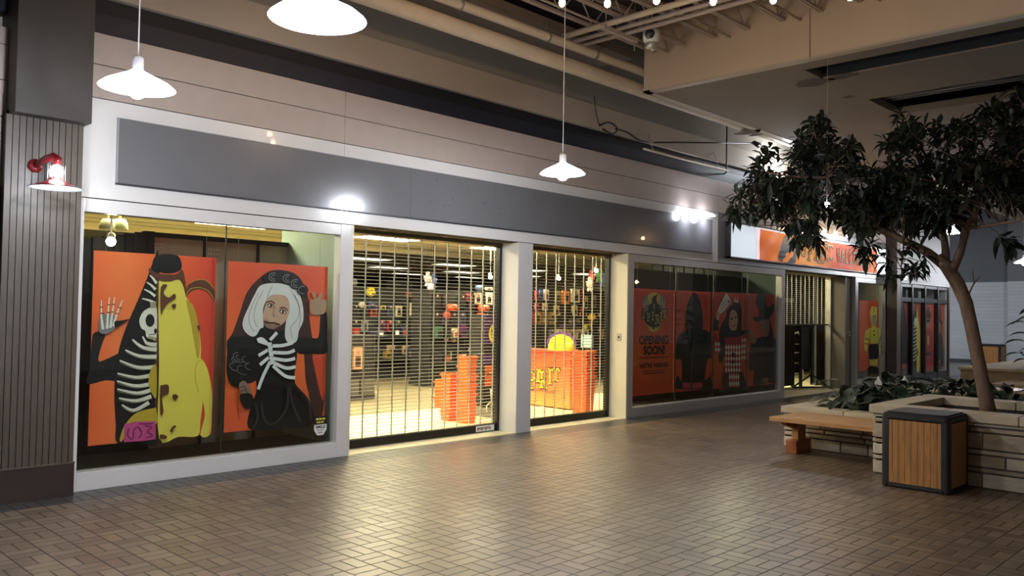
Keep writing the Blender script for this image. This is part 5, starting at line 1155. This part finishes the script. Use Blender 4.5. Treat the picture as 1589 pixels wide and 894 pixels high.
def pack_mesh(m, w, h):
    b = MB(); b.box(-w / 2, w / 2, -.04, -.002, -h, -.05, m); b.box(-w / 2, w / 2, -.018, -.004, -.05, .0, dark_c); b.tube([(0, .0, -.02), (0, -.06, -.02)], .004, rk2, 4)
    b.face([(-w * .28, -.0405, -h * .9), (w * .28, -.0405, -h * .9), (w * .2, -.0405, -h * .35), (-w * .2, -.0405, -h * .35)], dark_c)
    b.face([(-w * .12, -.0408, -h * .36), (w * .12, -.0408, -h * .36), (w * .12, -.0408, -h * .2), (-w * .12, -.0408, -h * .2)], skin)
    return b
protos = {}
def pack(x, y, z, w, h, mi, label, group):
    """z is the top of the pack; it hangs on a peg against the rack"""
    key = (mi, round(w, 2), round(h, 2))
    if key not in protos:
        o = pack_mesh(pm[mi] if mi >= 0 else dark_c, w, h).build('costume_pack', base=(0, 0, 0)); protos[key] = o
    else: o = protos[key].copy(); COL.objects.link(o)
    o.location = (x, y, z); tag(o, label, 'costume pack', group); return o
rp = random.Random(11)
for (x0, x1, z1), y, rowsz, lb, gp, dens, dark in ((A, RA, (2.15, 1.72, 1.38), 'small bagged costume hanging on the rack behind the left grille', 'bagged costumes behind the left grille', .85, .4), (B_, RB, (1.95, 1.58), 'small bagged costume hanging on the rack near the pumpkin masks', 'bagged costumes by the pumpkin masks', .8, .45), (C_, RC, (1.62, 1.25), 'small bagged costume hanging on the rack behind the counter', 'bagged costumes behind the counter', .85, .4)):
    for z in rowsz:
        if z > z1: continue
        x = x0 + .15
        while x < x1 - .12:
            if rp.random() < dens: pack(x, y - .012, z - .02, .18, .30, -1 if rp.random() < dark else rp.randrange(10), lb, gp)
            x += .235
# lower shelf goods
for (x0, x1, z1), y, zs, lb, gp in ((A, RA, (.45, .95), 'small boxed article on a shelf of the rack behind the left grille', 'boxed goods behind the left grille'), (B_, RB, (.5, 1.0), 'small boxed article on a shelf of the rack near the pumpkin masks', 'boxed goods by the pumpkin masks')):
    for z in zs:
        x = x0 + .12
        while x < x1 - .12:
            if rp.random() < .6:
                h = rp.uniform(.12, .26); b = MB(); m = rp.choice(pm + [dark_c] * 9); b.box(x - .07, x + .07, y - .19, y - .06, z + .001, z + h, m); b.box(x - .05, x + .05, y - .193, y - .19, z + .03, z + h * .6, rp.choice([dark_c, white_p, card])); tag(b.build('boxed_toy'), lb, 'boxed toy', gp)
            x += .22
def at(u, v, y): return onY(u, v, y)
def feat(kind, u, v, w, h, y, col, label, cat, extra=None):
    """one singled out article; centre (u, v) and size in picture units on the depth plane y, leaning on the rack"""
    p = at(u, v, y); s = (at(u + 10, v, y).x - at(u - 10, v, y).x) / 20; sz = (at(u, v - 10, y).z - at(u, v + 10, y).z) / 20; W_, H_ = w * s * .8, h * sz
    m = M('art_%d_%d_%d' % col, col, .45, noise=.15, nscale=10); b = MB()
    if kind == 'ball': b.ball((p.x, y - W_ / 2, p.z), 1, m, 16, W_ / 2, W_ / 2, H_ / 2)
    elif kind == 'pumpkin':
        for k in range(8): a = k * PI / 4; b.ball((p.x + .22 * W_ * math.cos(a), y - W_ / 2 + .22 * W_ * math.sin(a), p.z), 1, m, 10, W_ * .3, W_ * .3, H_ / 2)
    elif kind == 'flat': b.box(p.x - W_ / 2, p.x + W_ / 2, y - .05, y - .001, p.z - H_ / 2, p.z + H_ / 2, m)
    elif kind == 'ghost': b.lathe([(W_ * .5, -H_ / 2), (W_ * .46, -H_ * .2), (W_ * .42, H_ * .15), (W_ * .32, H_ * .38), (0, H_ / 2)], (p.x, y - W_ / 2, p.z), m, 14)
    o = b.build({'ball': 'mask', 'pumpkin': 'pumpkin_mask', 'flat': 'pack', 'ghost': 'ghost_prop'}[kind] if extra is None else extra.get('name', 'article')); tag(o, label, cat)
    d = MB(); yf = y - (W_ if kind != 'flat' else .05) - .004
    if kind in ('ball', 'pumpkin', 'ghost'):
        for sx in (-1, 1): d.ball((p.x + sx * W_ * .18, yf + W_ * .06, p.z + H_ * .12), 1, ink, 8, W_ * .08, W_ * .06, H_ * .10)
        d.box(p.x - W_ * .16, p.x + W_ * .16, yf + .01, yf + .03, p.z - H_ * .24, p.z - H_ * .16, ink); d.build('face', o)
    else:
        d.box(p.x - W_ * .3, p.x + W_ * .3, yf, yf + .003, p.z - H_ * .38, p.z + H_ * .1, dark_c); d.box(p.x - W_ * .15, p.x + W_ * .15, yf, yf + .003, p.z + H_ * .15, p.z + H_ * .33, skin2); d.build('print', o)
    return o
yA, yB, yC, yN = RA - .02, RB - .02, RC - .02, RN - .02
F = [('ball', 570, 453, 17, 15, yA, (222, 200, 50), 'yellow round mask on the rack behind the left grille', 'mask'), ('ball', 558, 473, 13, 10, yA, (214, 210, 196), 'white round mask below the yellow mask', 'mask'),
     ('flat', 576, 475, 16, 11, yA, (36, 54, 110), 'dark blue pack beside the white mask', 'pack'), ('flat', 593, 477, 10, 6, yA, (196, 170, 90), 'small tan pack right of the blue pack', 'pack'), ('ball', 548, 438, 9, 12, yA, (120, 120, 124), 'grey head high at the left of the left rack', 'mask'),
     ('flat', 640, 480, 12, 20, yA - .3, (208, 196, 160), 'cream striped pack at the right end of the left rack', 'pack'), ('flat', 643, 507, 9, 18, yA - .3, (214, 204, 168), 'narrow cream pack under the cream striped pack', 'pack'),
     ('ghost', 640, 534, 14, 26, yA - .3, (206, 204, 168), 'pale ghost prop at the right end of the left rack', 'prop'),
     ('flat', 655, 518, 9, 26, yA - .1, (170, 34, 30), 'upright red pack at the aisle', 'pack'), ('flat', 605, 543, 14, 15, yA, (158, 130, 96), 'tan pack on the lower part of the left rack', 'pack'), ('flat', 628, 543, 12, 14, yA, (180, 150, 110), 'lighter tan pack near the ghost prop', 'pack'),
     ('flat', 553, 556, 17, 34, yN, (186, 140, 104), 'tall tan poster card above the low black cabinet', 'card'), ('flat', 567, 527, 8, 12, yA, (196, 188, 140), 'small cream pack over the tan poster card', 'pack'),
     ('flat', 633, 457, 11, 8, yA - .3, (150, 60, 50), 'red plush toy on top of the left rack', 'plush toy'), ('flat', 650, 456, 9, 10, yA - .3, (90, 160, 180), 'light blue plush toy on top of the left rack', 'plush toy'), ('flat', 662, 457, 8, 8, yA - .3, (200, 190, 110), 'pale yellow toy beside the blue plush toy', 'plush toy'),
     ('ball', 739, 447, 13, 9, yB, (90, 130, 180), 'blue round mask on top of the rack by the pumpkins', 'mask'), ('flat', 757, 448, 12, 5, yB, (214, 190, 160), 'flat pale pack beside the blue mask', 'pack'),
     ('flat', 725, 461, 7, 12, yB, (150, 40, 36), 'dark red pack left of the two cream packs', 'pack'), ('flat', 740, 463, 12, 17, yB, (210, 200, 170), 'left one of two cream packs below the blue mask', 'pack'), ('flat', 757, 463, 12, 18, yB, (206, 208, 170), 'right one of two cream packs below the blue mask', 'pack'), ('flat', 770, 468, 7, 17, yB, (200, 150, 110), 'tilted peach pack right of the cream packs', 'pack'),
     ('pumpkin', 695, 477, 18, 11, yB, (214, 74, 34), 'wide orange pumpkin mask, upper one on the left', 'pumpkin mask'), ('pumpkin', 690, 489, 11, 12, yB, (200, 64, 34), 'small orange pumpkin mask, lower one on the left', 'pumpkin mask'),
     ('pumpkin', 744, 478, 17, 11, yB, (220, 88, 40), 'wide orange pumpkin mask, upper one on the right', 'pumpkin mask'), ('pumpkin', 741, 491, 13, 12, yB, (222, 84, 36), 'small orange pumpkin mask, lower one on the right', 'pumpkin mask'),
     ('flat', 738, 520, 22, 19, yB, (140, 156, 128), 'green and white boxed set below the pumpkin masks', 'pack'), ('ghost', 727, 547, 12, 20, yB, (206, 204, 190), 'white skull prop above the orange baskets', 'prop'), ('flat', 693, 552, 13, 13, yB, (176, 180, 172), 'grey white pack left of the skull prop', 'pack'),
     ('ball', 702, 516, 8, 9, yB, (186, 140, 112), 'upper flesh toned mask in the middle of the rack', 'mask'), ('ball', 701, 527, 8, 8, yB, (196, 152, 120), 'lower flesh toned mask in the middle of the rack', 'mask'), ('ball', 690, 526, 7, 8, yB, (176, 150, 120), 'tan mask left of the two flesh toned masks', 'mask'),
     ('flat', 831, 458, 6, 14, yC, (170, 40, 46), 'red pack at the left edge of the right grille', 'pack'), ('flat', 838, 457, 6, 14, yC, (60, 100, 170), 'blue pack beside the red pack', 'pack'), ('flat', 846, 458, 8, 17, yC, (214, 190, 186), 'white and red pack beside the blue pack', 'pack'),
     ('flat', 831, 477, 7, 12, yC, (170, 70, 80), 'pink pack in the second row of the right grille', 'pack'), ('flat', 844, 476, 8, 12, yC, (206, 190, 170), 'cream pack in the second row beside the pink pack', 'pack'),
     ('flat', 864, 460, 8, 18, yC, (150, 150, 120), 'olive grey pack left of the orange pack', 'pack'), ('flat', 876, 461, 13, 20, yC, (226, 128, 44), 'bright orange pack in the top row', 'pack'), ('flat', 891, 459, 15, 21, yC, (222, 218, 204), 'large white pack in the top row', 'pack'), ('flat', 902, 459, 6, 20, yC, (120, 26, 34), 'dark red pack right of the large white pack', 'pack'),
     ('flat', 907, 469, 7, 20, yC, (190, 172, 130), 'tan pack hanging beside the dark red pack', 'pack'), ('flat', 920, 468, 6, 20, yC, (170, 150, 130), 'narrow brownish pack at the right of the top row', 'pack'), ('flat', 862, 482, 8, 16, yC, (200, 184, 130), 'tan pack below the olive grey pack', 'pack'), ('flat', 890, 482, 9, 16, yC, (196, 190, 140), 'pale pack below the large white pack', 'pack'), ('flat', 901, 484, 5, 12, yC, (150, 30, 40), 'small red pack in the second row', 'pack'),
     ('ball', 913, 492, 11, 11, yC, (214, 180, 40), 'yellow ball shaped mask at the right of the right grille', 'mask'), ('flat', 911, 507, 12, 9, yC, (206, 204, 60), 'yellow green pack below the yellow ball', 'pack'), ('flat', 852, 497, 24, 6, yC, (120, 116, 104), 'long grey pack over the counter', 'pack'), ('flat', 890, 499, 18, 6, yC, (110, 108, 110), 'second long grey pack over the counter', 'pack'), ('flat', 880, 506, 28, 4, yC, (80, 50, 110), 'thin purple strip over the counter', 'shelf strip')]
for f in F: feat(*f)
# hanging cluster of toys from the ceiling
for i, (u, v, c) in enumerate(((664, 433, (180, 170, 170)), (672, 436, (60, 76, 140)), (668, 445, (200, 200, 214)), (918, 430, (176, 60, 60)), (929, 427, (70, 120, 60)), (936, 434, (60, 90, 140)), (915, 441, (214, 206, 196)))):
    y = 13.2 if i < 3 else 11.2; p = at(u, v, y); b = MB(); m = M('toy_%d' % i, c, .6, noise=.2); b.ball(p, .085, m, 12, 1, .8, 1.1); b.ball(p + Vector((0, 0, .11)), .05, m, 10); o = b.build('hanging_toy'); tag(o, ('pale', 'dark blue', 'white', 'red', 'green', 'blue', 'cream')[i] + ' stuffed toy hung from the ceiling ' + ('inside the left grille' if i < 3 else 'inside the right grille'), 'toy')
    b = MB(); 
    for sx in (-1, 1): b.tube([p, p + Vector((sx * .10, 0, .04))], .025, m, 6); b.tube([p + Vector((0, 0, -.05)), p + Vector((sx * .06, 0, -.15))], .028, m, 6)
    b.build('limbs', o); b = MB(); b.tube([p + Vector((0, 0, .1)), (p.x, p.y, 2.9)], .004, rk2, 4); b.build('cord', o)
# small spot lamps inside
for i, (u, v, y, lb) in enumerate(((761, 430, 12.5, 'small lit spot lamp on the shop ceiling in the left grille'), (867, 432, 12.0, 'small lit spot lamp on the shop ceiling in the right grille'), (925, 420, 11.0, 'bright small spot lamp above the hanging toys'), (172, 375, 8.25, 'small lit spot lamp behind the first window'))):
    p = at(u, v, y); t = thing('ceiling_spot', lb, 'lamp', tuple(p)); b = MB(); b.tube([p + Vector((0, 0, .06)), (p.x, p.y, 2.9)], .01, white_p, 6); b.tube([p + Vector((.02, .04, .07)), p + Vector((0, .0, .02))], .035, white_p, 10); b.build('arm', t)
    b = MB(); b.ball(p, .045, M('spot_glow', (255, 244, 214), .3, emit=14), 12); b.build('bulb', t)
for i, u in enumerate((167, 186)):
    p = onZ(u, 353, 2.9) if False else at(u, 353, 9.2); t = thing('ceiling_speaker', ('left round white can fitting behind the first window', 'right round white can fitting behind the first window')[i], 'fitting', (p.x, 9.2, p.z), 'can fittings behind the first window'); b = MB(); cm = M('can_cream', (170, 166, 128), .5)
    b.lathe([(.0, .09), (.05, .09), (.075, .05), (.085, -.02), (.075, -.03), (.07, .03), (0, .04)], (p.x, 9.2, p.z), cm, 18); b.build('can', t); b = MB(); b.tube([(p.x, 9.2, p.z + .08), (p.x, 9.2, 2.9)], .012, cm, 6); b.build('stem', t)
# low cabinet front with two grey screens
p = at(562, 607, RN - .005); b = MB(); b.box(p.x - .38, p.x + .24, RN - .03, RN - .021, .10, .36, M('cabinet_front', (84, 84, 80), .5)); b.box(p.x - .08, p.x - .05, RN - .034, RN - .03, .10, .36, black); o = b.build('display_monitor'); tag(o, 'pair of grey screens low on the black cabinet', 'screen')
# clothes rail and small blue stand in the aisle

# orange counter
CXX = 10.2; ya, yb = onX(893, 640, CXX).y + .12, 10.9
cg = gradient_mat('counter_orange', [(240, 168, 70), (238, 120, 44), (226, 76, 34)], 'Z', -.05, 1.0)
t = thing('shop_counter', 'orange checkout counter with yellow lettering', 'counter', (CXX + .3, (ya + yb) / 2, 0)); b = MB(); b.box(CXX, CXX + .34, ya, yb, .02, .90, cg); body_ = b.build('body', t); b = MB(); b.box(CXX - .015, CXX + .52, ya - .01, yb, .90, .93, M('counter_top', (206, 70, 34), .4)); b.build('worktop', t)
b = MB(); us = [(811, 581, 821, 601), (821, 578, 831, 602), (832, 574, 839, 592), (838, 577, 849, 601), (850, 573, 857, 595), (857, 573, 868, 590)]
bx_ = []
for (u0, v0, u1, v1) in us: p, q = onX(u0, v1, CXX), onX(u1, v0, CXX); bx_.append((-p.y, p.z, -q.y, q.z))
letters('SPIRIT', bx_, .055, (b, lambda x, z: Vector((CXX - .003, -x, z))), ink); letters('SPIRIT', bx_, .032, (b, lambda x, z: Vector((CXX - .005, -x, z))), M('ink_bright_yellow', (246, 226, 60), .5))
p, q = onX(812, 604, CXX), onX(862, 602, CXX); text_mesh(b, 'SPIRITHALLOWEEN.COM', p.y, q.y, p.z - .02, p.z + .03, CXX - .003, ink, .02, plane='X'); b.build('lettering', body_)
# things on the counter
p = onX(872, 552, CXX + .12); yl = M('bright_yellow', (240, 226, 40), .5); b = MB(); s_ = []
for k in range(13): a = k / 12 * PI; s_.append((p.y + .27 * math.cos(a), .93 + .10 + .17 * math.sin(a)))
s_ = [(p.y + .27, .931)] + s_ + [(p.y - .27, .931)]
b.mesh([(CXX + .10, y, z) for y, z in s_] + [(CXX + .14, y, z) for y, z in s_], [tuple(range(len(s_))), tuple(reversed(range(len(s_), 2 * len(s_))))] + [(i, i + len(s_), (i + 1) % len(s_) + len(s_), (i + 1) % len(s_)) for i in range(len(s_))], yl)
o = tag(b.build('counter_sign'), 'yellow arched sign with purple edge standing on the orange counter', 'sign'); b = MB()
for k in range(12): a0, a1 = k / 12 * PI, (k + 1) / 12 * PI; b.face([(CXX + .098, p.y + r * math.cos(a), 1.03 + r * .63 * math.sin(a)) for r, a in ((.27, a0), (.33, a0), (.33, a1), (.27, a1))], M('purple', (84, 44, 120), .5))
b.build('purple_edge', o)
p = onX(882, 538, CXX + .06); b = MB(); b.lathe([(0, .0), (.085, .0), (.085, .012), (0, .012)], (CXX + .06, p.y, p.z), yl, 24, 'X'); b.tube([(CXX + .07, p.y, p.z - .08), (CXX + .07, p.y, .93)], .008, black, 6); tag(b.build('round_sign'), 'small round yellow sign on a stick beside the arched sign', 'sign')
q = onX(912, 520, CXX + .35); b = MB(); b.box(CXX + .30, CXX + .34, q.y - .13, q.y + .10, .99, 1.20, M('screen_teal', (150, 190, 190), .3)); b.box(CXX + .34, CXX + .50, q.y - .08, q.y + .05, .931, 1.0, black); tag(b.build('till_monitor'), 'pale teal till screen behind the stacked baskets', 'screen')
for i, (u, c) in enumerate(((858, (150, 150, 130)), (866, (60, 60, 64)), (874, (170, 168, 150)))): q = onX(u, 518, CXX + .45); b = MB(); b.box(CXX + .38, CXX + .5, q.y - .05, q.y + .05, .931, 1.12 + .05 * i, M('counter_box_%d' % i, c, .5, noise=.3, nscale=20)); tag(b.build('counter_box'), ('grey box at the back of the orange counter', 'dark box between two pale boxes on the counter', 'pale box nearest the arched sign')[i], 'box')
# stacked baskets
def basket_mesh(w, d, h, m):
    b = MB(); t_ = .006; k = .86
    def ring(s, z, i=0): return [(-w / 2 * s + i, -d / 2 * s + i, z), (w / 2 * s - i, -d / 2 * s + i, z), (w / 2 * s - i, d / 2 * s - i, z), (-w / 2 * s + i, d / 2 * s - i, z)]
    r = ring(k, 0) + ring(1, h) + ring(1.15, h) + ring(1.15, h - .018) + ring(1, h, .008) + ring(k, .008, .008)
    fs = [(3, 2, 1, 0)]
    for a, c in ((0, 4), (4, 8), (8, 12), (4, 16), (16, 20)):
        for i in range(4): fs.append((a + i, a + (i + 1) % 4, c + (i + 1) % 4, c + i))
    fs.append((20, 21, 22, 23)); b.mesh(r, fs, m)
    for sy in (-1, 1): b.tube([(-w * .3, sy * d * .56, h), (-w * .3, sy * d * .58, h + .012), (w * .3, sy * d * .58, h + .012), (w * .3, sy * d * .56, h)], .006, m, 6)
    return b
def stack(x, y, w, d, h, pitch, n, lb, gp, rot=0, top=None):
    pr = None
    for k in range(n):
        if pr is None: pr = basket_mesh(w, d, h, orange).build('shopping_basket', base=(0, 0, 0)); o = pr
        else: o = pr.copy(); COL.objects.link(o)
        o.location = (x + .004 * math.sin(k * 2.1), y + .004 * math.cos(k * 1.3), .002 + k * pitch); o.rotation_euler = (0, 0, rot + .03 * math.sin(k * 1.9))
        lab = lb; g = gp
        if k == n - 1: lab = top; g = gp
        if k == 0: lab = lb.replace('orange basket in', 'bottom orange basket of'); 
        tag(o, lab, 'basket', g)
q = onZ(733, 658, 0); stack(q.x, q.y + .12, .19, .19, .15, .128, 7, 'orange basket in the taller stack at the left grille', 'baskets stacked inside the left grille', .1, 'topmost orange basket of the taller stack at the left grille')
q = onZ(713, 655, 0); stack(q.x, q.y + .22, .18, .18, .15, .128, 5, 'orange basket in the shorter stack at the left grille', 'baskets stacked inside the left grille', .1, 'topmost orange basket of the shorter stack at the left grille')
q = onZ(700, 634, 0); stack(q.x, q.y + .2, .2, .2, .16, .13, 3, 'orange basket in the low stack behind the shorter stack', 'baskets stacked inside the left grille', .1, 'topmost orange basket of the low stack at the rear')
q = onZ(911, 640, 0); stack(q.x - .08, q.y + .02, .27, .27, .40, .056, 11, 'orange basket in the stack before the counter end', 'baskets stacked before the counter', .15, 'topmost orange basket of the stack before the counter end')
# purple display at the pillar
y = 8.9; a, c = at(752, 500, y), at(790, 500, y); zt = at(765, 489, y).z
t = thing('promotion_stand', 'purple and black display stand with a yellow oval, beside the white pillar', 'display stand', ((a.x + c.x) / 2, y + .15, 0)); pur = M('purple', (84, 44, 120), .5)
b = MB(); b.box(a.x, c.x, y, y + .3, .12, zt, M('stand_black', (22, 20, 24), .6)); b.box(a.x, c.x, y - .004, y, zt - .42, zt, pur); b.box(a.x, c.x, y - .004, y, zt - .72, zt - .58, pur); b.build('body', t)
b = MB(); b.box(a.x - .01, c.x + .01, y - .2, y + .3, 0, .14, M('stand_grey', (120, 116, 108), .5)); b.box(a.x + .03, a.x + .2, y - .206, y - .2, .05, .075, M('warm_strip', (226, 120, 90), .5)); b.build('base_shelf', t)
p = at(765, 518, y); b = MB(); b.mesh([(p.x + (x_ - 0) * 1, y - .02, p.z + z_) for x_, z_ in ell(0, 0, .095, .135, 0, 24)] + [(p.x + x_, y - .006, p.z + z_) for x_, z_ in ell(0, 0, .095, .135, 0, 24)], [tuple(range(24))] + [(i, (i + 1) % 24, 24 + (i + 1) % 24, 24 + i) for i in range(24)], yl)
text_mesh(b, 'Spirit', p.x - .06, p.x + .06, p.z + .02, p.z + .07, y - .022, ink, .02); micro(b, p.x - .06, p.x + .06, p.z - .02, p.z - .005, y - .022, ink, 6); micro(b, p.x - .05, p.x + .05, p.z - .06, p.z - .045, y - .022, ink, 7); b.build('yellow_oval', t)
b = MB(); p0, p1 = at(752, 600, y), at(776, 566, y); b.box(p0.x, p1.x, y - .012, y - .002, p0.z, p1.z, M('orange_card', (206, 100, 44), .5, noise=.15, nscale=14)); b.box(p0.x + .03, p1.x - .03, y - .014, y - .012, p0.z + .16, p0.z + .18, inkb); b.build('orange_card', t)
p0 = at(762, 604, y - .1); b = MB(); b.tube([p0, at(763, 622, y - .1)], .014, bone, 8)
for k in range(4): b.tube([at(763, 622, y - .1), at(755 + k * 5, 630 + k * 3, y - .1), at(756 + k * 5.5, 640 + k * 1, y - .1)], .010, M('bone_green', (190, 200, 110), .5) if k % 2 else bone, 6)
o = b.build('skeleton_hand'); tag(o, 'skeleton hand prop hanging on the purple display stand', 'prop')

# small globe lamps hung below the bulkhead around the tree crown
for u, v, x, warm_, lb in ((1283, 318, 9.2, 0, 'tiny white globe lamp in front of the tree crown'), (1410, 345, 14.0, 1, 'tiny warm globe lamp behind the right side of the tree crown'), (1404, 431, 14.0, 1, 'tiny warm globe lamp low beside the brown post')):
    q = onX(u, v, x); t = thing('globe_lamp', lb, 'lamp', tuple(q)); b = MB(); b.ball(q, .035, M('warm_bulb', (255, 206, 150), .3, emit=30) if warm_ else MATS['cool_lens'], 10); b.build('globe', t); b = MB(); b.tube([q + Vector((0, 0, .03)), (q.x, q.y, 4.5)], .002, wire_m, 4); b.build('cord', t)
